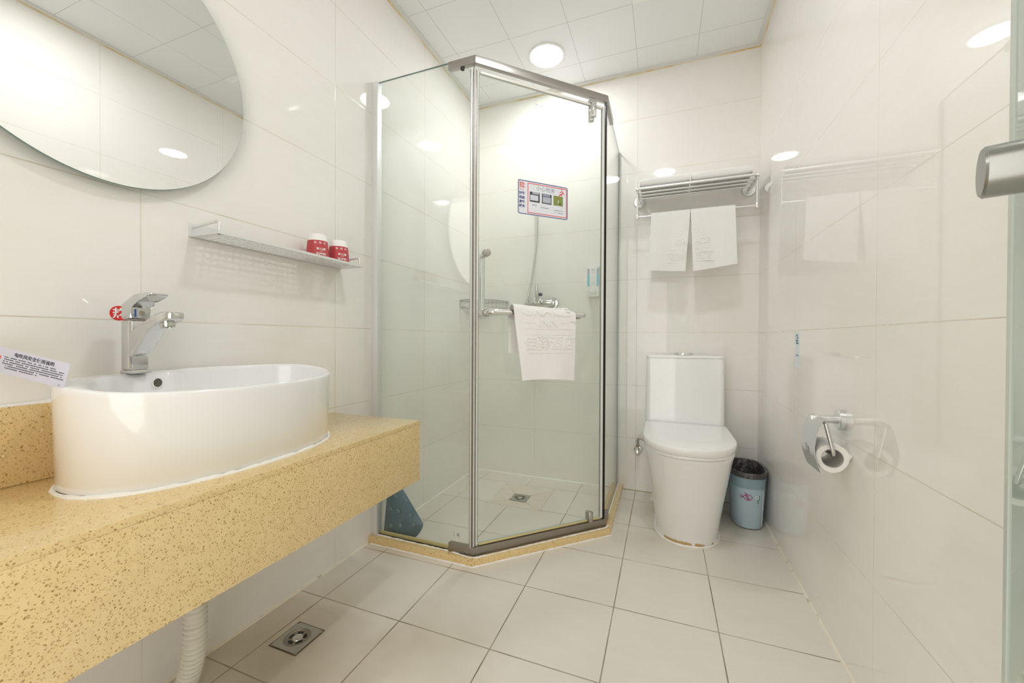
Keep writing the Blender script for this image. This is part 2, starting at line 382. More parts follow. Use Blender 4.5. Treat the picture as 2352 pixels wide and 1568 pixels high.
# head rail and bottom rail: mitred channel with short returns along both fixed panels
def rail(z0, z1, la, lb, name, m_):
    o = .012; i_ = -.007
    ax = A0.x; b = newbm()
    def off(o):
        # offset poly line: left wing y=.362-o, diagonal, right wing x=.797+o
        p1 = Vector((0, .362 - o)); q = A0.xy + NN.xy * o
        tt = (p1.y - q.y) / DD.y; c1 = q + DD.xy * tt
        tt2 = (.797 + o - q.x) / DD.x; c2 = q + DD.xy * tt2
        return [Vector((A0.x - la, p1.y)), c1, c2, Vector((.797 + o, B0.y + lb))]
    O, I = off(o), off(i_)
    for j in range(3): extrude_poly(b, [(O[j].x, O[j].y, z0), (O[j + 1].x, O[j + 1].y, z0), (I[j + 1].x, I[j + 1].y, z0), (I[j].x, I[j].y, z0)], (0, 0, z1 - z0), bev=.0012)
    return obj(name, b, m_, t)
rail(1.8925, 1.9225, .112, .19, 'head_rail', m_steel)
rail(CURB, .064, .105, .10, 'bottom_rail', m_steeld)
# vertical seals: three fluted strips at the left mitre, black and white strips at the hinge side
for o_, s_, wd, dp_, m_ in ((.0, -.0165, .0055, .016, m_alu), (.004, -.0105, .004, .014, m_steeld), (.002, -.0055, .0045, .016, m_seal), (0, .0005, .004, .014, m_steel), (0, .0065, .0045, .012, m_seal)):
    b = newbm(); Mx = Md(s_, o_, 0); box(b, -wd / 2, wd / 2, .066, 1.872, -dp_ / 2, dp_ / 2, .001, Mx); obj('seal_strip', b, m_, t)
b = newbm(); box(b, -.002, .002, .066, 1.880, -.010, .008, .0005, Md(.600, .001, 0)); obj('seal_strip', b, m_black, t, label='black seal at the right corner')
b = newbm(); box(b, -.006, .006, .070, 1.872, -.006, .006, .001, Md(.586, 0, 0)); obj('seal_strip', b, m_seal, t)
b = newbm(); box(b, 0, .560, .0665, .0745, -.006, .006, .001, Md(.018, 0, 0)); obj('door_sweep', b, m_caulky, door, label='yellowed seal under the door')
b = newbm(); box(b, 0, .56, 1.862, 1.872, -.0055, .0055, .001, Md(.018, 0, 0)); obj('top_seal', b, m_seal, door)
# pivots
b = newbm(); cyl(b, dp(.53, .008, 1.812), dp(.53, .008, 1.873), .0135, 28, .003); obj('pivot', b, m_chrome, t)
b = newbm(); cyl(b, dp(.53, -.008, 1.800), dp(.53, -.008, 1.868), .0125, 28, .003); box(b, -.016, .016, 1.873, 1.888, -.012, .012, .002, Md(.53, 0, 0)); obj('pivot', b, m_chromed, t)
b = newbm(); cyl(b, dp(.526, .008, .066), dp(.526, .008, .108), .0125, 28, .002); obj('pivot', b, m_steel, t)
b = newbm(); cyl(b, dp(.526, -.008, .066), dp(.526, -.008, .104), .0115, 28, .002); obj('pivot', b, m_steel, t)
b = newbm(); cyl(b, (.318, .358, 1.884), (.318, .358, 1.892), .008, 16); obj('rail_screw', b, m_black, t)
# handle: pull inside, towel bar outside, sharing the lower bolt
hz, tz = .957, 1.187; zz0 = .0
b = newbm()
tube(b, smoothpath([dp(.046, -.004, tz), dp(.046, -.052, tz), dp(.046, -.052, hz), dp(.046, -.004, hz)], .034, 8), .0118, 24)
hd = obj('pull_handle', b, m_chrome, door)
for s_, z_ in ((.046, tz), (.046, hz), (.462, hz)):
    b = newbm(); cyl(b, dp(s_, -.0095, z_), dp(s_, .0098, z_), .0155, 32, .0015); obj('bolt_cap', b, m_steel, door)
b = newbm(); tube(b, smoothpath([dp(.046, .004, hz), dp(.046, .052, hz), dp(.462, .052, hz), dp(.462, .004, hz)], .020, 8), .0113, 24); obj('towel_bar', b, m_chrome, door)
# sealant between glass and curb
obj('caulk_seam', caulk_line([(XL + .03, .355, CURB), (.268, .354, CURB), (.362, .340, CURB), dp(.0, .021, CURB), dp(LD, .021, CURB), (.819, .80, CURB)], .0032, 5), m_caulk, t)
obj('caulk_seam', caulk_line([(.806, .87, CURB), (.806, YB - .01, CURB)], .003, 6), m_caulk, t)
b = newbm(); box(b, XL + .03, .26, .3665, .3725, CURB, CURB + .014, .002); obj('stained_sealant', b, m_caulky, t)
# etched marks on the glass
b = newbm(); r0 = .0055
for s_ in (.258, .281):
    for kk in range(2):
        ro, ri = (.0082, .0074) if kk == 0 else (.0064, .0059)
        ring = [Md(s_, .0045, 1.79) @ Vector((math.cos(2 * PI * i / 28), math.sin(2 * PI * i / 28), 0)) for i in range(28)]
        c0 = dp(s_, .0045, 1.79)
        if kk and s_ < .27: continue
        for i in range(28):
            a, c_ = ring[i] - c0, ring[(i + 1) % 28] - c0
            flat(b, [c0 + a * ro, c0 + c_ * ro, c0 + c_ * ri, c0 + a * ri])
text_bm(b, '3C', .008, Md(.281, .0045, 1.79), .0001)
box(b, -.007, .007, 1.802, 1.8035, .0042, .0046, 0, Md(.258, 0, 0)); box(b, -.007, .007, 1.802, 1.8035, .0042, .0046, 0, Md(.281, 0, 0))
obj('etched_mark', b, m_greyp, door, smooth=False)
b = newbm(); Mg = mat4((.306, .3575, .096), (1, 0, 0), (0, 0, 1))
for ro, ri in ((.0085, .0075),):
    for i in range(28):
        a0, a1 = 2 * PI * i / 28, 2 * PI * (i + 1) / 28
        flat(b, [Mg @ Vector((math.cos(a) * r_ * .8, math.sin(a) * r_, 0)) for a, r_ in ((a0, ro), (a1, ro), (a1, ri), (a0, ri))])
text_bm(b, 'R', .011, Mg, .0001, offset=.0004); box(b, -.018, -.0172, -.01, .012, 0, .0002, 0, Mg)
obj('etched_mark', b, m_ink, t, smooth=False)

# warning sign on the door
W_, H_ = .231, .137; sc_ = dp(.2905, .0046, 1.4222)
ts = thing('warning_sign', 'white warning sign with navy and red borders stuck on the shower door glass', 'sign', tuple(sc_))
MS = mat4(sc_, DD, (0, 0, 1))
def sflat(name, pts, z, m_, ext=.0002): 
    b = newbm(); extrude_poly(b, [MS @ Vector((x, y, z)) for x, y in pts], (MS.to_3x3() @ Vector((0, 0, ext)))); return obj(name, b, m_, ts, smooth=False)
def sframe(name, w1, h1, r1, th, z, m_, cx=0, cy=0):
    b = newbm(); o1 = rrect(w1, h1, r1, 6, cx, cy); o2 = rrect(w1 - 2 * th, h1 - 2 * th, max(r1 - th, .0005), 6, cx, cy)
    for i in range(len(o1)):
        j = (i + 1) % len(o1); flat(b, [MS @ Vector((*q, z)) for q in (o1[i], o1[j], o2[j], o2[i])])
    return obj(name, b, m_, ts, smooth=False)
sflat('sign_plate', rrect(W_, H_, .008), 0, m_card2 := mat('sign_face', (.72, .74, .80), .3), .0006)
sframe('navy_border', W_ - .003, H_ - .003, .007, .0028, .0009, m_navy)
sframe('red_border', W_ - .048, H_ - .017, .003, .0026, .0009, m_red, .019, 0)
b = newbm(); text_bm(b, '拉', .025, MS @ Matrix.Translation((-.097, .047, .0009)), .0001, offset=.0004); text_bm(b, 'PULL', .0085, MS @ Matrix.Translation((-.097, .029, .0009)), .0001); obj('lettering', b, m_red, ts, smooth=False, label='red lettering reading pull')
b = newbm()
for i, (a_, c_) in enumerate(zip('玻璃易碎', '轻启轻关')):
    text_bm(b, a_ + c_, .0125, MS @ Matrix.Translation((-.097, .014 - i * .0168, .0009)), .0001, offset=.0004)
obj('lettering', b, m_navy, ts, smooth=False, label='navy lettering in two columns')
b = newbm(); text_bm(b, '小心地滑', .0215, MS @ Matrix.Translation((.009, .0425, .0009)), .0001); obj('lettering', b, m_greyp, ts, smooth=False)
b = newbm()
for a, c in (((.086, .052), (.090, .044)), ((.090, .044), (.084, .034)), ((.090, .046), (.098, .036)), ((.084, .045), (.076, .043)), ((.086, .036), (.076, .034)), ((.077, .034), (.072, .026)), ((.088, .036), (.080, .028))):
    a = Vector((*a, 0)); c = Vector((*c, 0)); d = (c - a).normalized(); n = Vector((-d.y, d.x, 0)) * .0016
    extrude_poly(b, [MS @ (q + Vector((0, 0, .0008))) for q in (a - n, c - n, c + n, a + n)], MS.to_3x3() @ Vector((0, 0, .0002)))
extrude_poly(b, [MS @ Vector((.086 + .0026 * math.cos(i * PI / 5), .057 + .0026 * math.sin(i * PI / 5), .0008)) for i in range(10)], MS.to_3x3() @ Vector((0, 0, .0002)))
obj('slipping_figure', b, m_red, ts, smooth=False)
for i, (cx, base_, items) in enumerate(((-.043, m_p2, ((-.002, -.003, .036, .022, m_p4), (.004, .0155, .030, .007, m_p1))), (.012, m_p2, ((0, -.004, .038, .024, m_p1), (-.002, .0145, .034, .008, m_greyp))), (.066, m_p3, ((.0, -.002, .003, .014, m_card), (0, .006, .0045, .005, m_red), (.009, -.011, .009, .004, m_p2))))):
    sflat('small_picture', rrect(.045, .040, .0008, 2, cx + .003, .006), .0007, base_, .0002)
    for dx, dy, ww, hh, mm in items:
        sflat('small_picture', rrect(ww, hh, .001, 2, cx + .003 + dx, .006 + dy), .0010, mm, .0001)
b = newbm(); rr = random.Random(4)
for x0, x1, y in ((-.052, -.030, -.026), (-.012, .024, -.031), (.050, .078, -.034), (.083, .092, -.034), (.052, .056, -.044), (.066, .092, -.044)):
    x = x0; b = newbm()
    while x < x1:
        ww = rr.uniform(.0016, .0026); box(b, x, x + ww, y - .0016, y + .0016, .0009, .0011, 0, MS); x += ww + .0008
    obj('caption_print', b, m_greyp, ts, smooth=False)

def thicken(b, g, nu, nv, th):
    # give a grid sheet its thickness: a second skin along the vertex normals, closed round the border
    G = (lambda i, j: g[i][j]) if isinstance(g, list) else (lambda i, j: g[i, j])
    b.normal_update(); h = {}
    for i in range(nu + 1):
        for j in range(nv + 1): v = G(i, j); h[i, j] = b.verts.new(v.co - v.normal * th)
    key = {G(i, j): (i, j) for i in range(nu + 1) for j in range(nv + 1)}
    for f in list(b.faces):
        b.faces.new([h[key[v]] for v in reversed(f.verts)])
    for e in [e for e in b.edges if len(e.link_faces) == 1 and e.verts[0] in key and e.verts[1] in key]:
        a, c = e.verts; b.faces.new((a, c, h[key[c]], h[key[a]]))
    bmesh.ops.delete(b, geom=[v for v in b.verts if not v.link_faces], context='VERTS')
# bath mat towel over the outside bar
def drape(name, fn, nu, nv, th, m_, parent):
    b = newbm(); g = [[b.verts.new(fn(i / nu, j / nv)) for j in range(nv + 1)] for i in range(nu + 1)]
    for i in range(nu):
        for j in range(nv): b.faces.new((g[i][j], g[i + 1][j], g[i + 1][j + 1], g[i][j + 1]))
    thicken(b, g, nu, nv, th)
    return obj(name, b, m_, parent, angle=80)
tt = thing('bath_mat', 'thick white embossed bath mat towel folded over the bar of the shower door', 'towel', tuple(dp(.26, .06, .69)))
def bm_fn(u, v):
    # u along the bar, v from the back flap's hem over the bar to the front hem
    s0, s1 = .130, .404
    lb, lf, r = .155, .262, .0165
    L = lb + PI * r + lf; d = v * L
    if d < lb: o = .052 - r; z = hz - (lb - d)
    elif d < lb + PI * r: a = (d - lb) / r; o = .052 - r * math.cos(a); z = hz + r * math.sin(a)
    else: o = .052 + r; z = hz - (d - lb - PI * r)
    fz = max(0, hz - z) / .26; front = 1 if d > lb else 0
    s = s0 + (s1 - s0) * u + (.030 * fz * (1 - u) if front else -.006) - .004 * fz * u * front
    o += (.004 * math.sin(u * 9 + fz * 2) + .006 * math.sin(u * 3.1 + 1)) * fz * front + front * fz * .004
    z += .004 * math.sin(u * 4) * fz * front + (.012 * (1 - u) * (1 - u) - .012 * u ** 5) * (1 if z > hz - .03 else .3) * front
    return dp(s, o, z)
drape('cloth', bm_fn, 40, 90, .006, m_towel, tt)
def on_mat(bb):      # lay the flat lettering (x = along the bar, y = height, z = relief) on the front of the cloth
    for v in bb.verts:
        s_, z_ = v.co.x, v.co.y; fz = max(0, hz - z_) / .26; u = min(1, max(0, (s_ - .130 - .030 * fz) / (.274 - .034 * fz)))
        o_ = .052 + .0165 + .006 + (.004 * math.sin(u * 9 + fz * 2) + .006 * math.sin(u * 3.1 + 1)) * fz + fz * .004
        if z_ > hz: a_ = (z_ - hz) / .0225; rr_ = .0225 + v.co.z; v.co = dp(s_, .052 + rr_ * math.cos(a_), hz + rr_ * math.sin(a_))
        else: v.co = dp(s_, o_ + v.co.z, z_)
    return bb
b = newbm(); Tr = Matrix.Translation
for s_, x, z, sz, xs, of in (('GRACE', .268, .966, .056, 1.22, .0006), ('INN', .276, .921, .050, 1.0, .0006), ('佳驿酒店', .284, .838, .058, 1, .0010)):
    bb = newbm(); text_bm(bb, s_, sz, Tr((x, z, 0)), .0020, bevel=.0008, xs=xs, offset=of + .0004 if s_[0] < 'a' else .0003); merge(b, on_mat(bb))
for x0_, x1_, z_, w_ in ((.178, .222, .921, .0024), (.330, .374, .921, .0024), (.176, .386, .896, .0010), (.178, .388, .873, .0012), (.186, .390, .803, .0012)):
    bb = newbm()
    for i in range(10): box(bb, x0_ + (x1_ - x0_) * i / 10, x0_ + (x1_ - x0_) * (i + 1) / 10, z_ - w_, z_ + w_, -.002, .0014)
    merge(b, on_mat(bb))
obj('embossed_lettering', b, m_towel, tt, angle=60)

# ------------------------------------------------------------------ shower fittings on the back wall
t = thing('shower_mixer', 'chrome wall-mounted shower mixer tap with a lever and hose behind the glass', 'shower mixer', (.34, YB, 1.07))
b = newbm(); cyl(b, (.255, YB - .052, 1.072), (.425, YB - .052, 1.072), .019, 28, .004); cyl(b, (.34, YB - .052, 1.072), (.34, YB - .10, 1.085), .023, 28, .004); obj('body', b, m_chromed, t)
for x in (.262, .418):
    b = newbm(); cyl(b, (x, YB, 1.072), (x, YB - .012, 1.072), .030, 28, .003); cyl(b, (x, YB - .010, 1.072), (x, YB - .05, 1.072), .015, 20, .001); obj('flange', b, m_chromed, t)
b = newbm(); rings = []
for z, y, wx, wy in ((1.075, -.085, .016, .018), (1.11, -.100, .013, .015), (1.14, -.112, .011, .010), (1.165, -.116, .009, .007), (1.176, -.118, .005, .004)):
    rings.append([Vector((.345 + wx * math.cos(a * PI / 8), YB + y + wy * math.sin(a * PI / 8), z)) for a in range(16)])
ringloft(b, rings); obj('lever', b, m_chromed, t)
b = newbm(); bmesh.ops.create_uvsphere(b, u_segments=20, v_segments=12, radius=.011); bmesh.ops.translate(b, verts=b.verts[:], vec=(.366, YB - .10, 1.118)); obj('index_cap', b, m_purple, t)
b = newbm(); box(b, -.010, .010, -.02, .02, -.006, .006, .003, Matrix.Translation((.305, YB - .08, 1.075)) @ Matrix.Rotation(.5, 4, 'Y')); obj('diverter', b, m_chromed, t)
hp = spline([(.272, YB - .07, 1.07), (.280, YB - .072, 1.12), (.303, YB - .055, 1.27), (.320, YB - .04, 1.45), (.324, YB - .035, 1.62), (.322, YB - .03, 1.72)], 30)
b = newbm(); tube(b, hp, .007, 12, rf=lambda i: .0068 if i % 2 else .0060); obj('hose', b, m_chromed, t)
b = newbm(); cyl(b, (.322, YB, 1.73), (.322, YB - .03, 1.73), .016, 20, .002); cyl(b, (.322, YB - .032, 1.715), (.322, YB - .036, 1.75), .013, 20, .002); obj('hose_outlet', b, m_chromed, t)
# corner basket
t = thing('corner_basket', 'small chrome wire corner basket on the shower wall', 'basket', (XL + .08, YB - .08, 1.045))
cp = lambda a, r_: Vector((XL + r_ * math.sin(a), YB - r_ * math.cos(a), 0))
for nm, z, r_ in (('top_rail', 1.090, .0048), ('lower_rail', 1.048, .002)):
    b = newbm(); path = [cp(i * PI / 2 / 24, .222) + Vector((0, 0, z)) for i in range(25)]; path[0].y += 0; tube(b, path, r_, 10)
    if nm == 'top_rail': tube(b, [p - Vector((0, 0, .010)) for p in path], .002, 8)
    tube(b, [(XL + .003, YB - .222, z), (XL + .003, YB - .003, z), (XL + .222, YB - .003, z)], r_ * .7, 8); obj(nm, b, m_chromed, t)
b = newbm()
for i in range(13):
    p = cp(i * PI / 2 / 12 * .98 + .01, .222); tube(b, smoothpath([p + Vector((0, 0, 1.088)), p + Vector((0, 0, 1.046)), Vector((XL + .004, YB - .004, 1.046)).lerp(p, .05)], .006, 3), .0013, 6)
obj('wires', b, m_chromed, t)
# soap dispenser
t = thing('soap_dispenser', 'white wall soap dispenser with blue liquid windows inside the shower', 'soap dispenser', (.662, YB, 1.10))
b = newbm(); x0, x1 = .628, .696
prof = [(x0, 1.105), (x0 + .006, 1.100), (x1 - .006, 1.100), (x1, 1.105), (x1, 1.272), (x1 - .01, 1.284), (.662, 1.292), (x0 + .01, 1.284), (x0, 1.272)]
extrude_poly(b, [(x, YB, z) for x, z in prof], (0, -.045, 0), bev=.002); obj('housing', b, m_white, t)
for xa, xb in ((.6295, .6415), (.6825, .6945)):
    b = newbm(); box(b, xa, xb, YB - .0458, YB - .044, 1.160, 1.228); obj('liquid_window', b, m_soap, t, label='blue liquid window')
    b = newbm(); box(b, xa, xb, YB - .0458, YB - .044, 1.2285, 1.262); obj('liquid_window', b, m_p1, t)
b = newbm(); pts = [(.662 + .0145 * math.cos(a), 1.132 + .0145 * math.sin(a)) for a in [(-200 + i * 220 / 14) * PI / 180 for i in range(15)]] + [(.662, 1.154)]
extrude_poly(b, [(x, YB - .045, z) for x, z in pts], (0, -.008, 0), bev=.0015); obj('push_button', b, m_white, t)
b = newbm(); Mx = mat4((.662, YB - .0463, 1.252), (1, 0, 0), (0, 0, 1)); rr = random.Random(3)
for row, y in ((0, 0), (1, -.012), (2, -.078)):
    x = -.010; b = newbm()
    while x < .010: ww = rr.uniform(.001, .003); box(b, x, x + ww, y, y + (.005 if row == 0 else .0022), 0, .0002, 0, Mx); x += ww + .0012
    obj('print_marks', b, m_greyp, t, smooth=False)

# ------------------------------------------------------------------ floor drains
m_drainf = mat('drain_steel', (.46, .46, .44), .34, .9)
def drain(cx, cy, h, label, cut=False, dark=m_dark):
    t = thing('floor_drain', label, 'floor drain', (cx, cy, 0)); z = .0022
    b = newbm(); n = 32; ro = h * .74
    sq = []
    for i in range(n):
        a = 2 * PI * (i + .5) / n; c_, s_ = math.cos(a), math.sin(a); m = max(abs(c_), abs(s_)); sq.append(Vector((cx + c_ / m * h, cy + s_ / m * h, z)))
    ci = [Vector((cx + math.cos(2 * PI * (i + .5) / n) * ro, cy + math.sin(2 * PI * (i + .5) / n) * ro, z)) for i in range(n)]
    lo = [p - Vector((0, 0, z)) for p in sq]; cl = [p - Vector((0, 0, .0014)) for p in ci]
    ringloft(b, [lo, sq, ci, cl], False, False); obj('frame', b, m_drainf, t)
    b = newbm(); flat(b, [(cx + math.cos(2 * PI * i / 48) * ro, cy + math.sin(2 * PI * i / 48) * ro, .0007) for i in range(48)]); obj('well', b, m_steeld, t)
    b = newbm(); r1, r2 = ro * .44, ro * .70
    for q in range(5):
        a0 = q * 2 * PI / 5 + .3
        for j in range(10):
            a, c_ = a0 + j * .085, a0 + (j + 1) * .085
            flat(b, [(cx + math.cos(x_) * r_, cy + math.sin(x_) * r_, .0011) for x_, r_ in ((a, r2), (c_, r2), (c_, r1), (a, r1))])
    obj('slots', b, dark, t)
    b = newbm(); lathe(b, [(ro * .40, .0008), (ro * .38, .0022), (ro * .2, .0034), (.0001, .0038)], (cx, cy, 0), (0, 0, 1), 28, False, False); obj('cap', b, m_chromed, t)
    b = newbm(); lathe(b, [(ro, .0008), (ro * .97, .002), (ro * .90, .0022), (ro * .87, .0008)], (cx, cy, 0), (0, 0, 1), 40, False, False); obj('ring', b, m_steeld, t)
    g = newbm(); e = h + .0035
    for i in range(4):
        a = [(-e, -e), (e, -e), (e, e), (-e, e)]; p, q = a[i], a[(i + 1) % 4]; ii = [(-h, -h), (h, -h), (h, h), (-h, h)]; r_, s_ = ii[i], ii[(i + 1) % 4]
        flat(g, [(cx + p[0], cy + p[1], .0006), (cx + q[0], cy + q[1], .0006), (cx + s_[0], cy + s_[1], .0006), (cx + r_[0], cy + r_[1], .0006)])
    obj('grout_gap', g, m_brown, t)
    return t
m_brown = mat('dark_grout', (.13, .095, .05), .8)
drain(.0725, -.162, .0475, 'square steel floor drain with round strainer on the floor tiles under the counter end')
td = drain(.327, 1.008, .0455, 'square steel floor drain in the middle of the shower floor')
# cut tile around the shower drain: four mitred pieces
m_fl2 = mat('cut_tile', (.74, .70, .62), .28)
k = NT(m_fl2); vec, xyz = k.pos(); k.l.new(k.mix(k.ramp(k.noise(k.scaled(vec, (9, 26, 20)), 1, 5, .6), .3, .75), (.76, .71, .62, 1), (.69, .635, .545, 1)), k.nt.nodes['Principled BSDF'].inputs['Base Color'])
b = newbm(); H = .148; h = .049; cx, cy = .325, 1.035; oc = [(-H, -H), (H, -H), (H, H), (-H, H)]; ic = [(.281, .960), (.373, .960), (.373, 1.056), (.281, 1.056)]
for i in range(4):
    o1, o2 = Vector((cx + oc[i][0], cy + oc[i][1])), Vector((cx + oc[(i + 1) % 4][0], cy + oc[(i + 1) % 4][1])); i1, i2 = Vector(ic[i]), Vector(ic[(i + 1) % 4])
    c = (o1 + o2 + i1 + i2) / 4; P = [c + (q - c) * (1 - .0016 / max((q - c).length, .01)) for q in (o1, o2, i2, i1)]
    P = [c + (q - c) * .986 for q in (o1, o2, i2, i1)]
    extrude_poly(b, [(q.x, q.y, .0) for q in P], (0, 0, .0007 if i % 2 else .0006))
obj('cut_tiles', b, m_fl2, td, smooth=False)
b = newbm(); box(b, cx - H, cx + H, cy - H, cy + H, -.001, .0003); obj('tile_grout', b, mat('light_grout', (.50, .42, .28), .8), td, smooth=False)

# ------------------------------------------------------------------ blue rubber mat in the shower
t = thing('rubber_shower_mat', 'blue rubber suction mat propped in the shower corner behind the glass', 'bath mat', (0, .44, 0))
def mat_surf(u, v):
    # u: across (left to right), v: up; leaning to the left wall and curling back at its right edge
    z = v * .40; xr = .098 - max(0, z - .07) * .93 - max(0, .07 - z) ** 2 * 9; xl = XL + .012
    xr = max(xr, xl + .012); x = xl + (xr - xl) * u
    y = .402 + .065 * (1 - (1 - abs(u - .45) ** 2.2 * 2.2)) * .6 + v * .05
    return Vector((x, y, z + .003 + .012 * (1 - u) * (1 - v)))
drape('sheet', lambda u, v: mat_surf(u, v), 24, 24, .006, m_matb, t)
for (u, v) in ((.25, .10), (.5, .13), (.8, .16), (.22, .27), (.5, .27), (.8, .24), (.3, .42), (.6, .42), (.3, .55), (.62, .55), (.35, .68), (.88, .38)):
    p = mat_surf(u, v); b = newbm(); lathe(b, [(.0095, 0), (.0095, .003), (.006, .006), (.0045, .003), (.0001, .002)], p - Vector((0, .002, 0)), (0, -1, 0), 20, False, False); obj('suction_cup', b, m_matl, t)

# ------------------------------------------------------------------ vanity counter
ZT, XT, YE = .58, .277, .1415
t = thing('vanity_counter', 'yellow speckled stone counter with a deep front apron on the left wall', 'counter', (.09, -.55, .38))
b = newbm(); box(b, XL, XT, YF, YE, ZT - .014, ZT, .0015); obj('worktop', b, m_stone, t)
b = newbm(); box(b, XT - .02, XT, YF, YE, .381, ZT - .014, .0003); obj('apron', b, m_stone, t)
b = newbm(); box(b, XL, XT - .02, YE - .02, YE, .381, ZT - .014, .0003); obj('end_panel', b, m_stone, t)
b = newbm(); box(b, XL, XL + .02, YF, -.46, ZT, .727, .001); obj('backsplash', b, m_stone, t)
obj('caulk_seam', caulk_line([(XL + .008, YF + .01, .7275), (XL + .008, -.46, .7275)], .005, 8, .03), m_caulk, t)
# basin
SX, SY, AX, AY, EX = .068, -.366, .163, .272, 2.25
def sup(th, ax, ay, cx=SX, cy=SY, e=EX):
    c_, s_ = math.cos(th), math.sin(th); r_ = (abs(c_ / ax) ** e + abs(s_ / ay) ** e) ** (-1 / e); return Vector((cx + c_ * r_, cy + s_ * r_))
def rimz(x): 
    u = min(1, max(0, (SX + AX - x) / .235)); u = u * u * (3 - 2 * u) * .5 + u * .5; return .7555 + .0235 * u
NB = 120
def ring_(ax, ay, zf, inset=None, cx=SX, cy=SY):
    out = []
    for i in range(NB):
        th = 2 * PI * i / NB; p = sup(th, ax, ay, cx, cy)
        if inset: p = inset(th, p)
        out.append(Vector((p.x, p.y, zf(p))))
    return out
def ins(base, deck):
    def f(th, p):
        tapdir = math.atan2(-.482 - SY, -.03 - SX); d = abs((th - tapdir + PI) % (2 * PI) - PI); g = math.exp(-(d / .80) ** 4)
        c = Vector((SX, SY)); v = p - c; L = v.length; return c + v * (1 - (base + deck * g) / L)
    return f
ts = thing('wash_basin', 'white oval ceramic vessel basin on the yellow counter', 'wash basin', (SX, SY, ZT))
b = newbm(); FL = .005
rings = [ring_(AX - FL - .006, AY - FL - .006, lambda p: ZT + .0005), ring_(AX - FL, AY - FL, lambda p: ZT + .006), ring_(AX - .001, AY - .001, lambda p: rimz(p.x) - .012),
         ring_(AX, AY, lambda p: rimz(p.x) - .005), ring_(AX - .0015, AY - .0015, lambda p: rimz(p.x) - .0012), ring_(AX - .004, AY - .004, lambda p: rimz(p.x)),
         ring_(AX, AY, lambda p: rimz(p.x) - .0002, ins(.007, .052)), ring_(AX, AY, lambda p: rimz(p.x) - .003, ins(.010, .056)), ring_(AX, AY, lambda p: rimz(p.x) - .012, ins(.012, .058)),
         ring_(AX, AY, lambda p: rimz(p.x) - .07, ins(.020, .060)), ring_(AX, AY, lambda p: rimz(p.x) - .115, ins(.045, .050)), ring_(AX * .4, AY * .4, lambda p: .630, None, SX + .02), ring_(AX * .1, AY * .1, lambda p: .626, None, SX + .02)]
ringloft(b, rings); obj('bowl', b, m_cer, ts, angle=50)
pts = [(*(sup(2 * PI * i / 90, AX - .003, AY - .003)), ZT + .001) for i in range(91)]
rnd = random.Random(5); rr = [rnd.uniform(.0035, .0062) for _ in pts]; b = newbm(); tube(b, [Vector(p) for p in pts], .005, 8, rf=lambda i: rr[i]); obj('caulk_bead', b, m_caulk, ts, label='white sealant bead round the foot')
# overflow hole on the inner back wall, in line with the tap
th = math.atan2(-.452 - SY, .0 - SX); pin = ins(.0125, .0585)(th, sup(th, AX, AY)); dn = Vector((SX - pin.x, SY - pin.y, 0)).normalized()
for th_i in range(0): pass
po = Vector((-.0240, -.4465, .7545)); dn = Vector((1, .18, .05)).normalized()
b = newbm(); lathe(b, [(.0118, -.004), (.0118, .0022), (.0098, .0026), (.0095, -.004)], po, dn, 32, False, False); obj('overflow_ring', b, m_cer, ts)
b = newbm(); lathe(b, [(.0098, .0008), (.0001, .0008)], po, dn, 32, False, False); obj('overflow_hole', b, m_hole, ts)
b = newbm(); lathe(b, [(.02, 0), (.021, .002), (.017, .004), (.0001, .005)], (SX + .02, SY, .626), (0, 0, 1), 28, False, False); obj('drain_cap', b, m_chrome, ts)

# faucet
m_fch = mat('faucet_chrome', (.70, .70, .70), .08, 1)
FX, FY, FZ = -.030, -.482, .7785
t = thing('faucet', 'chrome single-lever basin faucet standing on the white basin', 'faucet', (FX, FY, FZ))
b = newbm(); box(b, FX - .0195, FX + .0195, FY - .0195, FY + .0195, FZ, FZ + .008, .003); obj('base_plate', b, m_fch, t)
b = newbm(); box(b, FX - .0178, FX + .0178, FY - .0178, FY + .0178, FZ + .008, .893, .004, seg=3)
for v in b.verts:
    if v.co.x > FX: v.co.x = FX + (v.co.x - FX) * (1.0 - .38 * ((v.co.y - FY) / .0178) ** 4) + .0
obj('body', b, m_fch, t)
b = newbm(); box(b, FX - .0155, FX + .0155, FY - .0155, FY + .0155, .892, .8965, .003); obj('neck_ring', b, m_steeld, t)
def prof_loft(b, secs):
    # sections: list of (x, z0, z1, halfwidth) rounded rectangles across Y
    rings = []
    for x, z0, z1, hw in secs:
        r = min(hw, (z1 - z0) / 2) * .45; rings.append([Vector((x, FY + p, (z0 + z1) / 2 + q)) for p, q in rrect(2 * hw, z1 - z0, r, 4)])
    ringloft(b, rings)
b = newbm(); prof_loft(b, [(FX + .004, .806, .868, .0165), (FX + .018, .815, .873, .0168), (FX + .034, .828, .880, .0172), (FX + .052, .847, .888, .0176), (FX + .075, .869, .897, .0182), (FX + .10, .882, .905, .0188), (FX + .122, .889, .909, .0188), (FX + .134, .892, .909, .0170), (FX + .141, .894, .908, .0130), (FX + .1445, .897, .906, .0070)])
sp = obj('spout', b, m_fch, t, angle=50)
b = newbm(); lathe(b, [(.0118, .010), (.0128, .006), (.0128, 0), (.0112, -.0035), (.0095, -.0035), (.009, 0)], (FX + .112, FY, .881), (-.18, 0, 1), 28, False, False); obj('aerator', b, m_chromed, t)
b = newbm(); lathe(b, [(.0095, 0), (.0001, 0)], (FX + .112, FY, .8795), (-.18, 0, 1), 24, False, False); obj('aerator_mesh', b, m_dark, t)
b = newbm()
extrude_poly(b, [(FX + x, FY - .0172, z) for x, z in ((-.0178, .897), (.0176, .897), (.0176, .921), (.040, .934), (.080, .943), (.084, .948), (.070, .951), (.030, .948), (-.0165, .928))], (0, .0344, 0), bev=.0022); lv = obj('lever', b, m_fch, t)
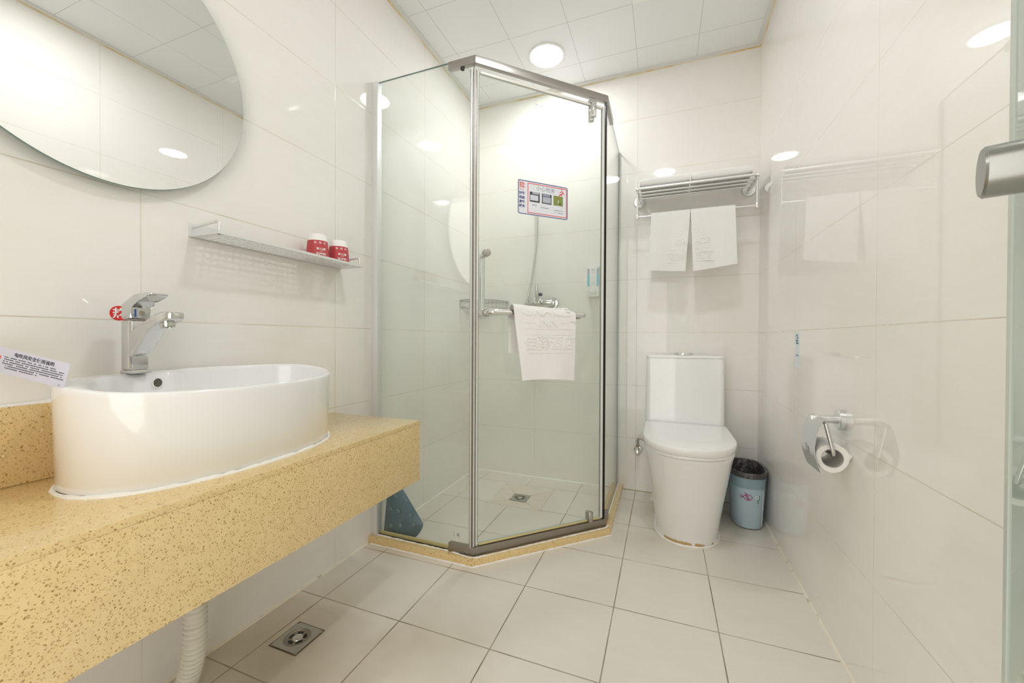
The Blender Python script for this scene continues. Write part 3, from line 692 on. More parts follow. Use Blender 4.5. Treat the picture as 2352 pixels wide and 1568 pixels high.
b = newbm(); cyl(b, (FX + .0172, FY + .002, .909), (FX + .0192, FY + .002, .909), .0052, 20, .0006); obj('lever_screw', b, m_steeld, t)
b = newbm(); box(b, FX + .0178, FX + .0186, FY - .0105, FY - .0078, .900, .917); obj('cold_mark', b, mat('blue_print', (.03, .12, .55), .3), t)
# red hot-water sticker on the wall
b = newbm(); c0 = Vector((XL + .0008, -.477, .911)); t = thing('hot_sticker', 'round red sticker with a white character on the wall behind the faucet', 'sticker', tuple(c0))
lathe(b, [(.0165, -.0006), (.0165, 0), (.0001, 0)], c0, (1, 0, 0), 40, False, False); obj('disc', b, m_red, t)
b = newbm(); text_bm(b, '热', .024, mat4(c0 + Vector((.0003, 0, -.0015)), (0, 1, 0), (0, 0, 1)), .0001, offset=.0006); obj('lettering', b, m_paper, t, smooth=False)

# mirror
MY, MZ, MA, MB_ = -.503, 1.492, .290, .3005
t = thing('oval_mirror', 'large rounded frameless mirror on the left wall above the basin', 'mirror', (XL, MY, MZ))
def mring(x, k_): return [Vector((x, MY + (MA + k_) * math.cos(2 * PI * i / 128), MZ + (MB_ + k_) * math.sin(2 * PI * i / 128))) for i in range(128)]
b = newbm(); ringloft(b, [mring(XL + .004, -.05), mring(XL + .024, -.05)]); obj('mounting', b, m_white, t)
b = newbm(); ringloft(b, [mring(XL + .024, 0), mring(XL + .0285, 0), mring(XL + .0295, -.001)], True, False); obj('edge', b, m_gedge, t)
b = newbm(); flat(b, mring(XL + .0296, -.0008)); obj('glass', b, m_mirror, t, smooth=False)

# ------------------------------------------------------------------ perforated shelf with two cups
SZ = 1.117; y0, y1, xf = -.336, .178, .006
t = thing('wall_shelf', 'narrow perforated white metal shelf on the left wall', 'shelf', (XL, -.08, SZ))
b = newbm(); ny, nx = 25, 6; mx = .010; my = .022; X0, X1 = XL + .014, xf - .010; Y0, Y1 = y0 + my, y1 - my
pw = (Y1 - Y0) / ny; ph = (X1 - X0) / nx; hy, hx = .70, .58; T0, T1 = SZ, SZ + .0015
box(b, XL, X0, y0, y1, T0, T1); box(b, X1, xf, y0, y1, T0, T1); box(b, X0, X1, y0, Y0, T0, T1); box(b, X0, X1, Y1, y1, T0, T1)
for i in range(nx + 1):
    xa = X0 if i == 0 else X0 + (i - 1 + .5 + hx / 2) * ph; xb = X1 if i == nx else X0 + (i + .5 - hx / 2) * ph; box(b, xa, xb, Y0, Y1, T0, T1)
for i in range(nx):
    xa, xb = X0 + (i + .5 - hx / 2) * ph, X0 + (i + .5 + hx / 2) * ph
    for j in range(ny + 1):
        ya = Y0 if j == 0 else Y0 + (j - 1 + .5 + hy / 2) * pw; yb = Y1 if j == ny else Y0 + (j + .5 - hy / 2) * pw; box(b, xa, xb, ya, yb, T0, T1)
obj('tray', b, m_aluw, t, smooth=False)
b = newbm(); box(b, xf + .0002, xf + .0017, y0, y1, SZ - .0002, SZ + .007); obj('front_lip', b, m_aluw, t)
b = newbm(); box(b, XL, XL + .002, y0, y1, SZ, SZ + .036); obj('back_plate', b, m_aluw, t)
for yy, zt in ((y0 + .010, SZ + .036), (y1 - .012, SZ + .036)):
    b = newbm(); tube(b, smoothpath([(XL + .002, yy, SZ + .027), (xf - .008, yy, SZ + .034), (xf - .008, yy, SZ)], .012, 6), .0035, 12); obj('end_rail', b, m_aluw, t)
for yy in (y0 + .035,):
    b = newbm(); cyl(b, (XL + .002, yy, SZ + .010), (XL + .007, yy, SZ + .010), .004, 16, .001); obj('screw_cap', b, m_white, t)
def cup(cx, cy, label, rot):
    z = SZ + .0016; t = thing('paper_cup', label, 'cup', (cx, cy, z), 'red paper cups on the shelf')
    R0, R1, Hh = .0355, .0275, .082
    rad = lambda f: R0 + (R1 - R0) * f
    b = newbm(); lathe(b, [(R0 + .001, 0), (R0 + .0016, .002), (R0 + .0006, .004), (R1, Hh - .003), (R1 - .0015, Hh), (R1 - .003, Hh), (R1 - .004, Hh - .004), (.0001, Hh - .004)], (cx, cy, z), (0, 0, 1), 48, True, False); obj('cup_wall', b, m_paper, t)
    b = newbm(); lathe(b, [(rad(.09) + .0013, .09 * Hh), (rad(.73) + .0013, .73 * Hh)], (cx, cy, z), (0, 0, 1), 48, False, False); obj('red_band', b, m_cup, t, label='printed red band')
    # lettering, upside down with the cup, wrapped on the band facing the room
    b = newbm()
    def wrap(bb, a0, f0):
        for v in bb.verts:
            x, y = v.co.x, v.co.y; h_ = f0 * Hh + y; r_ = rad(h_ / Hh) + .0017 + v.co.z; a = a0 + x / r_; v.co = Vector((cx + r_ * math.cos(a), cy + r_ * math.sin(a), z + h_))
    for s_, sz, f0, a0 in (('GRACE', .0098, .19, 0), ('佳驿酒店', .0074, .39, .0)):
        bb = newbm(); text_bm(bb, s_, sz, Matrix.Rotation(PI, 4, 'Z'), .0001, offset=.0003); wrap(bb, rot + a0, f0); merge(b, bb)
    bb = newbm(); box(bb, -.006, .006, -.0004, .0004, 0, .0001); wrap(bb, rot, .29); merge(b, bb)
    for dx in (-.018, -.003, .012):
        bb = newbm()
        for i in range(20):
            a, c = 2 * PI * i / 20, 2 * PI * (i + 1) / 20; flat(bb, [(dx + math.cos(q) * r_, math.sin(q) * r_, 0) for q, r_ in ((a, .0040), (c, .0040), (c, .0033), (a, .0033))])
        flat(bb, [(dx + .0022 * math.cos(2 * PI * i / 10), .0013 * math.sin(2 * PI * i / 10), 0) for i in range(10)]); wrap(bb, rot, .63); merge(b, bb)
    obj('white_print', b, m_paper, t, smooth=False)
ca = math.atan2(-.995, 1.04)
cup(-.042, .014, 'red and white paper cup upside down on the shelf, nearer the mirror', ca + .35)
cup(-.042, .106, 'red and white paper cup upside down at the shelf end nearest the shower', ca + .35)

# ------------------------------------------------------------------ hanging card
t = thing('instruction_card', 'small white plastic instruction card hanging tilted in front of the basin edge', 'card', (.03, -.65, .78))
TR = CAM + (Ff + Rr * ((160 - 1176) / 909.81) - Uu * ((835 - 784) / 909.81)) * .68
BR = CAM + (Ff + Rr * ((150 - 1176) / 909.81) - Uu * ((893 - 784) / 909.81)) * .68
TL = CAM + (Ff + Rr * ((0 - 1176) / 909.81) - Uu * ((795 - 784) / 909.81)) * .68
ex = (TR - TL).normalized(); cw = .170; chh = (TR - BR).length * 1.0; Mc = mat4((TR + BR) / 2 - ex * cw / 2, ex, TR - BR)
b = newbm(); extrude_poly(b, [Mc @ Vector((x, y, -.0003)) for x, y in rrect(cw, chh, .004, 5)], Mc.to_3x3() @ Vector((0, 0, .0006))); obj('card_face', b, m_card, t, smooth=False)
Rx = cw / 2; b = newbm(); text_bm(b, '电吹风安全使用说明', .0079, Mc @ Matrix.Translation((Rx - .0615, chh / 2 - .0085, .0005)), .0001, offset=.0001); rr = random.Random(9)
for row, (a, c) in enumerate(((-.112, -.022), (-.112, -.006), (-.113, -.008), (-.114, -.005), (-.108, -.005), (-.108, -.052))):
    x = Rx + a; y = chh / 2 - .0152 - row * .0037
    while x < Rx + c:
        ww = rr.uniform(.0014, .0028)
        if rr.random() > .12: box(b, x, min(x + ww, Rx + c), y - .0007, y + .0007, .0004, .0006, 0, Mc)
        x += ww + .0007
box(b, Rx - .012, Rx - .009, -chh / 2 + .0035, -chh / 2 + .0043, .0004, .0006, 0, Mc)
obj('lettering', b, m_ink, t, smooth=False)
b = newbm(); box(b, Rx - .130, Rx - .1185, .0015, .0070, .0004, .0007, 0, Mc); obj('red_mark', b, mat('orange_print', (.75, .12, .05), .5), t, smooth=False)
b = newbm(); box(b, Rx - .130, Rx - .1195, -.0025, .0010, .0004, .0007, 0, Mc); obj('blue_mark', b, mat('blue_mark_print', (.05, .08, .45), .5), t, smooth=False)
hole = Mc @ Vector((-cw / 2 + .004, 0, 0)); b = newbm(); tube(b, spline([hole, hole + Vector((-.02, -.04, .05)), (XL + .02, -.90, 1.00), (XL + .001, -.94, 1.06)], 10), .0008, 8); obj('string', b, m_white, t)

# ------------------------------------------------------------------ toilet
TX = 1.143
t = thing('toilet', 'white one-piece toilet with closed lid against the back wall', 'toilet', (TX, 1.0, 0))
def dshape(hw, yf, yb, z, n=40, e=2.3, rb=.03):
    # blunt nosed outline: half super-ellipse to the front, straight to the back
    out = []; L = min(hw * 1.35, (yb - yf) * .8); yc = yf + L
    for i in range(n + 1):
        a = PI + PI * i / n; c_, s_ = math.cos(a), math.sin(a); r_ = (abs(c_ / hw) ** e + abs(s_ / L) ** e) ** (-1 / e); out.append(Vector((TX + c_ * r_, yc + s_ * r_, z)))
    for k in range(1, 5): out.append(Vector((TX + hw, yc + (yb - rb - yc) * k / 4, z)))
    for k in range(1, 5): a = k / 4 * PI / 2; out.append(Vector((TX + hw - rb + rb * math.cos(a), yb - rb + rb * math.sin(a), z)))
    for k in range(0, 5): a = PI / 2 + k / 4 * PI / 2; out.append(Vector((TX - hw + rb + rb * math.cos(a), yb - rb + rb * math.sin(a), z)))
    for k in range(1, 4): out.append(Vector((TX - hw, (yb - rb) + (yc - yb + rb) * k / 4, z)))
    return out
b = newbm()
S_ = [(0, .128, .792, 1.31), (.012, .1275, .792, 1.31), (.03, .129, .788, 1.31), (.10, .138, .766, 1.31), (.18, .148, .739, 1.31), (.25, .157, .712, 1.315), (.31, .165, .688, 1.32), (.36, .172, .665, 1.325), (.385, .176, .652, 1.33), (.395, .177, .648, 1.33)]
rings = [dshape(hw, yf, yb, z) for z, hw, yf, yb in S_]
rings.append(dshape(.174, .652, 1.33, .3985)); rings.append(dshape(.15, .69, 1.30, .3985)); ringloft(b, rings); obj('bowl', b, m_cer, t, angle=60)
# tank
b = newbm(); rings = []
for z, x0, x1, yf, yb, r in ((.38, TX - .188, TX + .184, 1.150, 1.335, .03), (.44, TX - .186, TX + .182, 1.158, 1.337, .026), (.60, TX - .183, TX + .180, 1.163, 1.339, .022), (.755, TX - .182, TX + .178, 1.166, 1.340, .020), (.762, TX - .180, TX + .176, 1.168, 1.338, .018)):
    rings.append([Vector((x, y, z)) for x, y in rrect(x1 - x0, yb - yf, r, 6, (x0 + x1) / 2, (yf + yb) / 2)])
ringloft(b, rings); obj('tank', b, m_cer, t, angle=50)
b = newbm(); rings = []
for z, gx in ((.7625, -.004), (.7635, -.0012), (.771, -.001), (.775, -.005)):
    rings.append([Vector((x, y, z + (.004 * (1 - ((x - TX) / .2) ** 2) if z > .77 else 0))) for x, y in rrect(.364 + 2 * gx, .178 + 2 * gx, .02, 6, TX - .002, 1.252)])
ringloft(b, rings); obj('tank_lid', b, m_cer, t, angle=50)
b = newbm(); lathe(b, [(.030, 0), (.030, .006), (.028, .009), (.024, .010), (.0001, .010)], (TX - .004, 1.225, .779), (0, 0, 1), 32); rs = [v.co for v in b.verts]
for v in b.verts: v.co.x = TX - .004 + (v.co.x - TX + .004) * 1.5
obj('flush_button', b, m_chrome, t)
# seat and lid
b = newbm(); ringloft(b, [dshape(.174, .648, 1.150, .3995, rb=.02), dshape(.179, .642, 1.150, .402, rb=.02), dshape(.179, .642, 1.150, .410, rb=.02), dshape(.177, .644, 1.148, .4115, rb=.02)]); obj('seat', b, m_seat, t, angle=60)
b = newbm(); ringloft(b, [dshape(.180, .642, 1.152, .4120, rb=.03), dshape(.1825, .638, 1.154, .4145, rb=.03), dshape(.1835, .636, 1.154, .438, rb=.03), dshape(.1822, .638, 1.152, .4415, rb=.028), dshape(.178, .643, 1.147, .4435, rb=.025), dshape(.12, .74, 1.09, .4450, rb=.02)]); obj('lid', b, m_seat, t, angle=60)
pts = [p for p in dshape(.131, .788, 1.31, .002)]; n_ = len(pts); rnd = random.Random(6); rr = [rnd.uniform(.003, .0065) for _ in range(n_ + 1)]
b = newbm(); tube(b, pts + [pts[0]], .004, 8, rf=lambda i: rr[i]); obj('caulk_bead', b, m_caulk, t, label='sealant bead round the foot')
b = newbm(); rnd = random.Random(21)
ff = dshape(.1266, .7915, 1.31, 0); 
for i0, i1, zt in ((12, 21, .02), (22, 25, .012), (28, 29, .010)):
    b = newbm()
    for i in range(i0, i1):
        h0, h1 = rnd.uniform(.4, 1) * zt, rnd.uniform(.4, 1) * zt; d0 = Vector((0, -.0008, 0))
        flat(b, [ff[i] + d0 + Vector((0, 0, .006)), ff[i + 1] + d0 + Vector((0, 0, .006)), ff[i + 1] + d0 + Vector((0, 0, .006 + h1)), ff[i] + d0 + Vector((0, 0, .006 + h0))])
    obj('rust_stain', b, m_stain, t, smooth=False)
b = newbm(); cyl(b, (TX - .150, 1.235, 0), (TX - .150, 1.235, .014), .010, 16, .003); obj('bolt_cap', b, m_white, t)
# angle valve and supply pipe
t = thing('angle_valve', 'small chrome angle valve with a bent pipe on the wall left of the toilet', 'valve', (.910, YB, .23))
b = newbm(); cyl(b, (.912, YB, .235), (.912, YB - .006, .235), .022, 24, .002); obj('wall_plate', b, m_chromed, t)
b = newbm(); cyl(b, (.912, YB - .004, .235), (.912, YB - .05, .235), .010, 16); cyl(b, (.912, YB - .045, .225), (.912, YB - .045, .262), .009, 16); obj('valve_body', b, m_chrome, t)
b = newbm(); lathe(b, [(.008, 0), (.015, .003), (.014, .012), (.016, .018), (.010, .022), (.0001, .022)], (.912, YB - .05, .234), (0, -1, 0), 12, False, False); obj('valve_knob', b, m_chrome, t)
b = newbm(); tube(b, smoothpath([(.912, YB - .045, .262), (.912, YB - .045, .312), (.955, YB - .045, .300), (.967, YB - .03, .280)], .02, 6), .0055, 12); obj('supply_pipe', b, m_steeld, t)
b = newbm(); cyl(b, (.912, YB - .045, .258), (.912, YB - .045, .270), .0095, 6); obj('nut', b, m_brass, t)

# ------------------------------------------------------------------ bin with bag
t = thing('waste_bin', 'pale blue plastic waste bin with a printed fish between the toilet and right wall', 'waste bin', (1.412, 1.16, 0))
def oval(cx, cy, ax, ay, z, n=48, e=2.7, wob=0, seed=0):
    out = []
    for i in range(n):
        a = 2 * PI * i / n; c_, s_ = math.cos(a), math.sin(a); r_ = (abs(c_ / ax) ** e + abs(s_ / ay) ** e) ** (-1 / e)
        if wob: r_ += wob * (math.sin(a * 7 + seed) + math.sin(a * 11 + seed * 2) * .6)
        out.append(Vector((cx + c_ * r_, cy + s_ * r_, z)))
    return out
b = newbm(); rings = [oval(1.413, 1.155, .058, .098, .002), oval(1.413, 1.155, .062, .104, .006)]
for f in (.25, .5, .75, 1): rings.append(oval(1.413, 1.155, .062 + .014 * f, .104 + .022 * f, .006 + .244 * f))
rings += [oval(1.413, 1.155, .073, .123, .250), oval(1.413, 1.155, .060, .101, .010)]
ringloft(b, rings); obj('bin_body', b, m_bin, t, angle=50)
# print on the front: fish and seaweed
fx, fy = 1.413, 1.155
def bin_pt(u, z, lift=.0012):
    # point on the outer skin facing -Y; u = x offset
    f = (z - .006) / .244; ax, ay = .062 + .014 * f + lift, .104 + .022 * f + lift; x = max(-.95, min(.95, u / ax)); return Vector((fx + u, fy - ay * (1 - abs(x) ** 2.7) ** (1 / 2.7), z))
def stroke(b, pts, r): tube(b, [bin_pt(u, z) for u, z in pts], r, 6)
b = newbm(); cxu, cz = -.012, .150
stroke(b, [(cxu + .017 * math.cos(a), cz + .013 * math.sin(a)) for a in [2 * PI * i / 20 for i in range(21)]], .0011)
stroke(b, [(cxu - .017, cz), (cxu - .028, cz + .008), (cxu - .026, cz - .006), (cxu - .017, cz)], .0014); stroke(b, [(cxu - .008, cz + .018), (cxu + .006, cz - .012)], .0018); stroke(b, [(cxu - .010, cz + .008), (cxu, cz - .012)], .0014); stroke(b, [(cxu - .004, cz + .013), (cxu - .014, cz + .022)], .001)
obj('fish_print', b, m_mag, t, label='magenta fish print')
b = newbm(); stroke(b, [(.034, .160), (.033, .145), (.027, .133), (.030, .126)], .0013); stroke(b, [(.034, .160), (.030, .146), (.027, .133)], .0011); obj('weed_print', b, m_green, t, label='green seaweed print')
b = newbm(); stroke(b, [(.024 + .007 * math.cos(a), .152 + .007 * math.sin(a)) for a in [2 * PI * i / 14 for i in range(15)]], .0013); obj('bubble_print', b, m_paper, t)
b = newbm(); stroke(b, [(.050, .180), (.0495, .10), (.047, .015)], .0009); obj('side_seam', b, m_paper, t)
t = thing('bin_bag', 'thin dark plastic bag lining the pale blue bin and folded over its rim', 'bag', (1.413, 1.155, .10))
b = newbm(); rings = [oval(1.413, 1.155, .0775, .1275, .236, 64, wob=.0005), oval(1.413, 1.155, .079, .129, .252, 64, wob=.0007, seed=1), oval(1.413, 1.155, .0775, .127, .261, 64, wob=.001, seed=2), oval(1.413, 1.155, .070, .119, .259, 64, wob=.0012, seed=2),
    oval(1.413, 1.155, .062, .108, .22, 64, wob=.003, seed=3), oval(1.413, 1.155, .057, .10, .15, 64, wob=.004, seed=5), oval(1.413, 1.155, .04, .07, .06, 64, wob=.004, seed=7)]
ringloft(b, rings, False, True); obj('film', b, m_liner, t, angle=60)
b = newbm(); rings = [oval(1.413, 1.155, .0735, .1215, .188, 64, wob=.0004, seed=4), oval(1.413, 1.155, .0755, .1245, .21, 64, wob=.0006, seed=3), oval(1.413, 1.155, .0772, .1275, .236, 64, wob=.0005)]
ringloft(b, rings, False, False); obj('clear_hem', b, m_linerc, t, angle=60, label='clear hem of the bag')

# ------------------------------------------------------------------ towel rack
RZ = 1.622; yf = YB - .215
t = thing('towel_rack', 'silver wall-mounted towel rack above the toilet', 'towel rack', (1.18, YB, RZ))
for x in (.912, 1.447):
    b = newbm(); lathe(b, [(.030, 0), (.030, .008), (.028, .010), (.0001, .010)], (x, YB, RZ), (0, -1, 0), 36); obj('wall_flange', b, m_alu, t)
    b = newbm(); extrude_poly(b, [(x - .005, YB - .008, RZ + .011), (x - .005, YB - .008, RZ - .011), (x - .005, yf + .004, RZ - .015), (x - .005, yf - .004, RZ + .010)], (.010, 0, 0), bev=.002); cyl(b, (x - .007, yf, RZ), (x + .007, yf, RZ), .0105, 24, .002); obj('bracket', b, m_alu, t)
    b = newbm(); cyl(b, (x, yf + .02, RZ - .010), (x, yf + .02, 1.490), .0045, 16); cyl(b, (x, yf + .02, 1.499), (x, yf + .02, 1.474), .0085, 20, .002); obj('drop_rod', b, m_alu, t)
for k_, y in enumerate((yf, yf + .047, yf + .094, yf + .141)):
    b = newbm(); cyl(b, (.912, y, RZ + (.002 if k_ == 0 else -.002)), (1.447, y, RZ + (.002 if k_ == 0 else -.002)), .0075 if k_ == 0 else .0065, 20); obj('shelf_bar', b, m_alu, t)
b = newbm(); cyl(b, (.912, yf + .02, 1.486), (1.447, yf + .02, 1.486), .0055, 20); obj('hanging_bar', b, m_alu, t)
# folded towels on the shelf
def folded(x0, x1, label, seed):
    z0 = RZ + .0085; t = thing('folded_towel', label, 'towel', ((x0 + x1) / 2, 1.22, z0), 'folded towels on the rack'); r = random.Random(seed)
    for k_ in range(1):
        b = newbm(); n = 18; rings = []; zz_, th_ = z0, .046; yA, yB_ = yf - .002, YB - .014
        for i in range(n + 1):
            u = i / n; x = x0 + (x1 - x0) * u; e = min(u, 1 - u) * n; sq = .72 if e < .5 else (.9 if e < 1.5 else 1); dz = .0012 * math.sin(u * 7 + k_ + seed) * (k_ > 0)
            pr = [(p, q) for p, q in rrect(yB_ - yA, th_ * sq, th_ * sq * .40, 7)]
            rings.append([Vector((x, (yA + yB_) / 2 + p, zz_ + th_ / 2 + q + dz)) for p, q in pr])
        ringloft(b, rings); obj('fold_layer', b, m_towel, t, angle=70)
folded(.925, 1.158, 'white folded towel on the rack, at its end nearest the shower', 1)
folded(1.166, 1.425, 'white folded towel on the rack, at its end nearest the right wall', 2)
# hanging hand towels
def hang(x0t, x1t, x0b, x1b, zb0, zb1, label, texts, seed):
    yb_ = yf + .02; t = thing('hand_towel', label, 'towel', ((x0t + x1t) / 2, yb_, zb0), 'hand towels on the rack bar'); r_ = .0105; zt = 1.486
    def fn(u, v):
        lb, lf = .255, .288; L = lb + PI * r_ + lf; d = v * L
        if d < lb: y = yb_ + r_; z = zt - (lb - d)
        elif d < lb + PI * r_: a = (d - lb) / r_; y = yb_ + r_ * math.cos(a); z = zt + r_ * math.sin(a)
        else: y = yb_ - r_; z = zt - (d - lb - PI * r_)
        f = max(0, zt - z) / lf; front = d > lb
        x = (x0t + (x1t - x0t) * u) * (1 - f) + (x0b + (x1b - x0b) * u) * f
        y += (-1 if front else 1) * (.004 * f + .003 * f * math.sin(u * 6 + seed))
        y += .0025 * f * math.sin(u * 11 + seed * 2) 
        z += ((zb0 - (zt - lf)) * (1 - u) + (zb1 - (zt - lf)) * u) * f * f
        return Vector((x, y, z))
    drape('cloth', fn, 26, 70, .004, m_towel, t)
    b = newbm()
    for s_, x, z, sz, xs, bo in texts:
        f = (1.486 - z) / .288; M_ = mat4((x, -.004, z), (1, 0, 0), (0, 0, 1))
        if s_ == '-': box(b, -sz / 2, sz / 2, -.0018, .0018, -.003, .0012, .001, M_)
        elif s_ == 'ray': box(b, -.009, .009, -.0012, .0012, -.003, .0010, .001, M_ @ Matrix.Rotation(xs, 4, 'Z'))
        else: text_bm(b, s_, sz, M_, .0014, bevel=.0008, xs=xs, offset=bo if s_[0] < 'a' else 0)
    for v in b.verts:
        f = max(0, 1.486 - v.co.z) / .288; xa = x0t * (1 - f) + x0b * f; xb = x1t * (1 - f) + x1b * f; u = (v.co.x - xa) / (xb - xa)
        v.co.y += yb_ - r_ - (.004 * f + .003 * f * math.sin(u * 6 + seed)) + .0025 * f * math.sin(u * 11 + seed * 2)
    obj('embossed_lettering', b, m_towel, t, angle=60)
rays = lambda c, lo, hi: [('ray', c + .05 * math.cos(a), 1.362 + .042 * math.sin(a), 0, a, 0) for a in [lo + (hi - lo) * i / 4 for i in range(5)]]
hang(.980, 1.161, .970, 1.140, 1.205, 1.192, 'white hand towel hanging on the rack bar, on the side nearest the shower', [('GR', 1.118, 1.338, .040, 1.0, .0005), ('-', 1.085, 1.302, .032, 1, 0), ('I', 1.130, 1.302, .026, 1, .0005), ('-', 1.10, 1.284, .09, 1, 0), ('佳驿', 1.104, 1.263, .036, 1.0, .0008), ('-', 1.10, 1.240, .09, 1, 0)] + rays(1.160, PI * .58, PI * .95), 1)
hang(1.163, 1.356, 1.176, 1.366, 1.190, 1.215, 'white hand towel hanging on the rack bar, on the side nearest the right wall', [('ACE', 1.212, 1.338, .040, .95, .0005), ('N', 1.192, 1.302, .026, 1, .0005), ('-', 1.235, 1.302, .032, 1, 0), ('-', 1.222, 1.284, .09, 1, 0), ('酒店', 1.220, 1.263, .036, 1.0, .0008), ('-', 1.222, 1.240, .09, 1, 0)] + rays(1.166, PI * .05, PI * .42), 2)

# ------------------------------------------------------------------ paper holder on the right wall
HX, HY, HZ = 1.430, .315, .6425
t = thing('paper_holder', 'silver toilet paper holder with a curved cover flap on the right wall', 'paper holder', (XR, HY, HZ))
b = newbm(); lathe(b, [(.0265, 0), (.0265, .013), (.025, .0145), (.0001, .0145)], (XR, HY, HZ), (-1, 0, 0), 40); obj('wall_flange', b, m_alu, t)
b = newbm(); cyl(b, (XR - .012, HY, HZ), (HX - .010, HY, HZ), .0100, 28, .0012); obj('arm', b, m_alu, t)
b = newbm(); tube(b, smoothpath([(HX, HY + .004, HZ), (HX + .004, .246, HZ + .002), (HX + .022, .243, .562), (HX + .022, .345, .560)], .010, 6), .0046, 14); obj('roll_bar', b, m_chromed, t)
prof = spline([(HX + .001, HZ + .010), (HX - .010, HZ - .004), (HX - .022, HZ - .030), (HX - .028, HZ - .060), (HX - .026, HZ - .088), (HX - .016, HZ - .118)], 6)if False else None
pf = [(HX + .004, .6530), (HX - .003, .6490), (HX - .011, .632), (HX - .018, .605), (HX - .021, .580), (HX - .020, .557), (HX - .014, .537), (HX - .007, .5135)]
def cov(u, v):
    q = v * (len(pf) - 1); i = min(int(q), len(pf) - 2); f = q - i; x = pf[i][0] * (1 - f) + pf[i + 1][0] * f; z = pf[i][1] * (1 - f) + pf[i + 1][1] * f
    ins_ = .018 * max(0, 1 - v * 3.4) ** 1.0; ya, yb_ = .239, .347 - ins_ * .6; return Vector((x, ya + (yb_ - ya) * u, z))
def covfn(u, v):
    return cov(u, v)
b = newbm(); nu, nv = 20, 28; g = {}
for i in range(nu + 1):
    for j in range(nv + 1): g[i, j] = b.verts.new(covfn(i / nu, j / nv))
for i in range(nu):
    for j in range(nv):
        if 11 <= i <= 17 and j <= 4 : continue
        b.faces.new([g[i, j], g[i + 1, j], g[i + 1, j + 1], g[i, j + 1]])
thicken(b, g, nu, nv, .0012); obj('cover_flap', b, mat('flap_aluminium', (.62, .64, .64), .32, .7), t, angle=60)
b = newbm()
for k_ in range(3):
    q = cov(.62, .60 + k_ * .055); q2 = cov(.36, .60 + k_ * .055 + .06); cyl(b, q + Vector((-.001, 0, 0)), q2 + Vector((-.001, 0, 0)), .0011, 8)
obj('flap_ribs', b, m_steel, t)
t = thing('toilet_roll', 'half-used white toilet paper roll hanging in the holder', 'toilet roll', (HX + .02, .30, .553))
rc = Vector((HX + .0215, 0, .5525)); n = 64
b = newbm(); rings = []
for y in (.252, .2535, .348, .350):
    sh = 0 if y in (.2535, .348) else .0012
    rings.append([Vector((rc.x + (.0368 - sh + .0010 * math.sin(3 * a)) * math.cos(a), y, rc.z + (.0368 - sh + .0010 * math.sin(3 * a)) * math.sin(a))) for a in [2 * PI * i / n for i in range(n)]])
inn = [[Vector((rc.x + .0245 * math.cos(2 * PI * i / n), y, rc.z + .0245 * math.sin(2 * PI * i / n))) for i in range(n)] for y in (.350, .252)]
ringloft(b, rings + inn + [rings[0]], False, False); obj('paper', b, m_tissue, t, angle=50)
b = newbm(); rings = [[Vector((rc.x + r_ * math.cos(2 * PI * i / n), y, rc.z + r_ * math.sin(2 * PI * i / n))) for i in range(n)] for r_, y in ((.0244, .2515), (.0244, .3505), (.0232, .3505), (.0232, .2515), (.0244, .2515))]
ringloft(b, rings, False, False); obj('core', b, m_core, t)
b = newbm(); extrude_poly(b, [(rc.x + .030, .253, rc.z + .020), (rc.x + .0425, .254, rc.z + .010), (rc.x + .038, .254, rc.z + .000), (rc.x + .034, .253, rc.z - .006)], (0, .094, 0)); obj('loose_sheet', b, m_tissue, t)

# printed strip sticker on the right wall
t = thing('strip_sticker', 'narrow vertical white sticker with blue print on the right wall', 'sticker', (XR, .714, .82))
b = newbm(); box(b, XR - .0006, XR, .690, .7385, .757, .8845); obj('backing', b, mat('sticker_paper', (.74, .78, .86), .4), t, smooth=False)
b = newbm(); rr = random.Random(12)
for ya, yb_, za, zb in ((.705, .728, .870, .876), (.700, .722, .862, .867), (.703, .730, .852, .858), (.700, .725, .842, .850)): box(b, XR - .0009, XR - .0006, ya, yb_, za, zb)
obj('teal_print', b, mat('teal_print_ink', (.07, .22, .30), .5), t, smooth=False)
b = newbm(); box(b, XR - .0009, XR - .0006, .698, .730, .798, .8045); obj('blue_print_bar', b, mat('sky_print_ink', (.25, .38, .62), .5), t, smooth=False)

# old tape mark on the right wall
b = newbm(); Mx = mat4((XR - .0006, .375, .822), (0, -1, 0), (0, 0, 1))
extrude_poly(b, [Mx @ Vector((x, y, 0)) for x, y in ((-.045, -.004), (-.02, .0015), (.015, .002), (.035, -.002), (.04, -.006), (.015, -.005), (-.01, -.004))], (-.0004, 0, 0)); o = obj('tape_scrap', b, m_tape2, None, (XR, .375, .82)); tag(o, 'thin scrap of clear tape on the right wall above the toilet paper holder', 'tape')

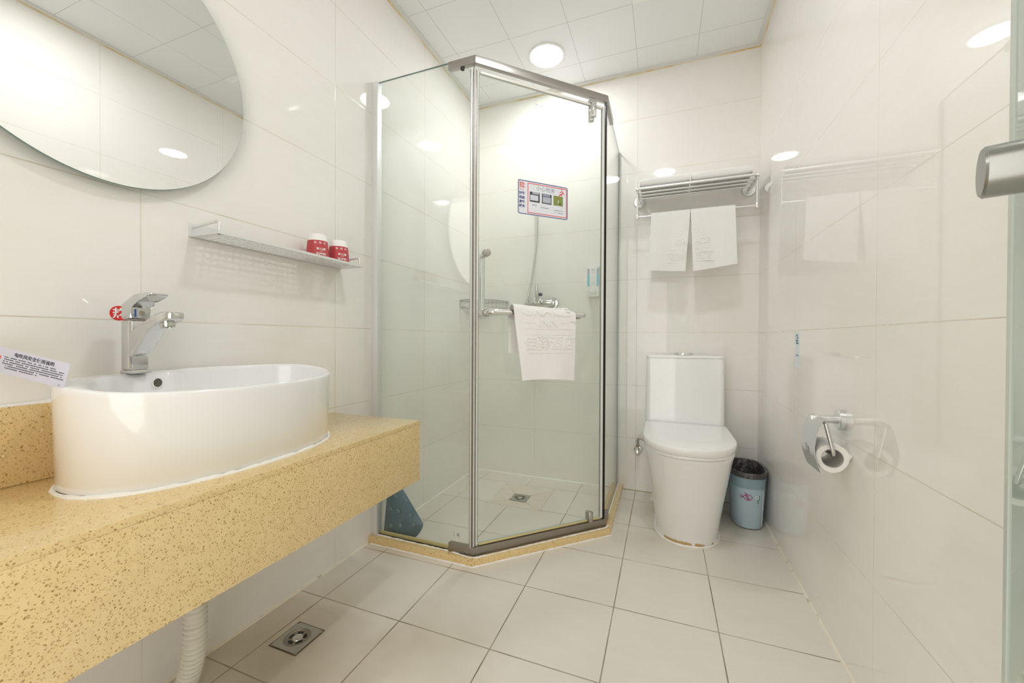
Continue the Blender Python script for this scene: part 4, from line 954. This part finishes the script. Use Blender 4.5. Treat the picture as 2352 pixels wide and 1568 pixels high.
# ------------------------------------------------------------------ waste pipe below the counter
pth = spline([(.004, -.386, .46), (.004, -.386, .32), (.002, -.385, .20), (-.002, -.384, .12), (-.020, -.382, .055), (-.045, -.380, .0)], 60)
b = newbm(); L = 0; acc = [0]
for p, q in zip(pth[:-1], pth[1:]): L += (q - p).length; acc.append(L)
tube(b, pth, .022, 28, rf=lambda i: .0215 + .0032 * (abs(math.sin(acc[i] * PI / .0125)) ** .6 * 2 - 1)); o = obj('waste_pipe', b, m_pvc, None, (-.045, -.38, 0), angle=80); tag(o, 'off-white corrugated waste pipe running from the counter to the floor', 'pipe')

# ------------------------------------------------------------------ bathroom door at the right
Hh_ = Vector((1.2235, -.6655, .960)); ax_ = Vector((.937, -.349, 0)).normalized(); dd_ = Vector((.349, .937, 0)).normalized()
G = Hh_ + ax_ * .048
# far edge of the leaf, on the ray of the visible edge
ed = Vector((.833, 1.389, 0)); a_, b_, c_, d_ = dd_.x, -ed.x, dd_.y, -ed.y; rx, ry = CAM.x - G.x, CAM.y - G.y; det = a_ * d_ - b_ * c_
wE = (rx * d_ - b_ * ry) / det; E_ = Vector((G.x, G.y, 0)) + dd_ * wE; K_ = E_ - dd_ * .72
t = thing('glass_door', 'open green-tinted glass bathroom door with a round steel handle at the right edge', 'door', (E_.x, E_.y, .01))
slab(E_.x, E_.y, K_.x, K_.y, .012, 2.05, .010, [m_door, m_gedgel], t, 'glass_leaf')
b = newbm(); Mx = mat4((E_.x, E_.y, 0), dd_, (0, 0, 1)); box(b, .0, .0035, .012, 2.05, -.0055, .0055, 0, Mx); obj('edge_seal', b, m_tape, t)
b = newbm(); box(b, -.012, -.0005, .012, 2.05, -.0062, .0062, 0, Mx); obj('frosted_band', b, m_frost, t)
b = newbm(); r_ = .0152
lathe(b, [(.0001, 0), (r_ - .0012, 0), (r_, .0012), (r_, .043)], Hh_ + Vector((0, 0, 0)), ax_, 48, False, True); obj('handle', b, mat('handle_steel', (.40, .395, .38), .27, 1), t)
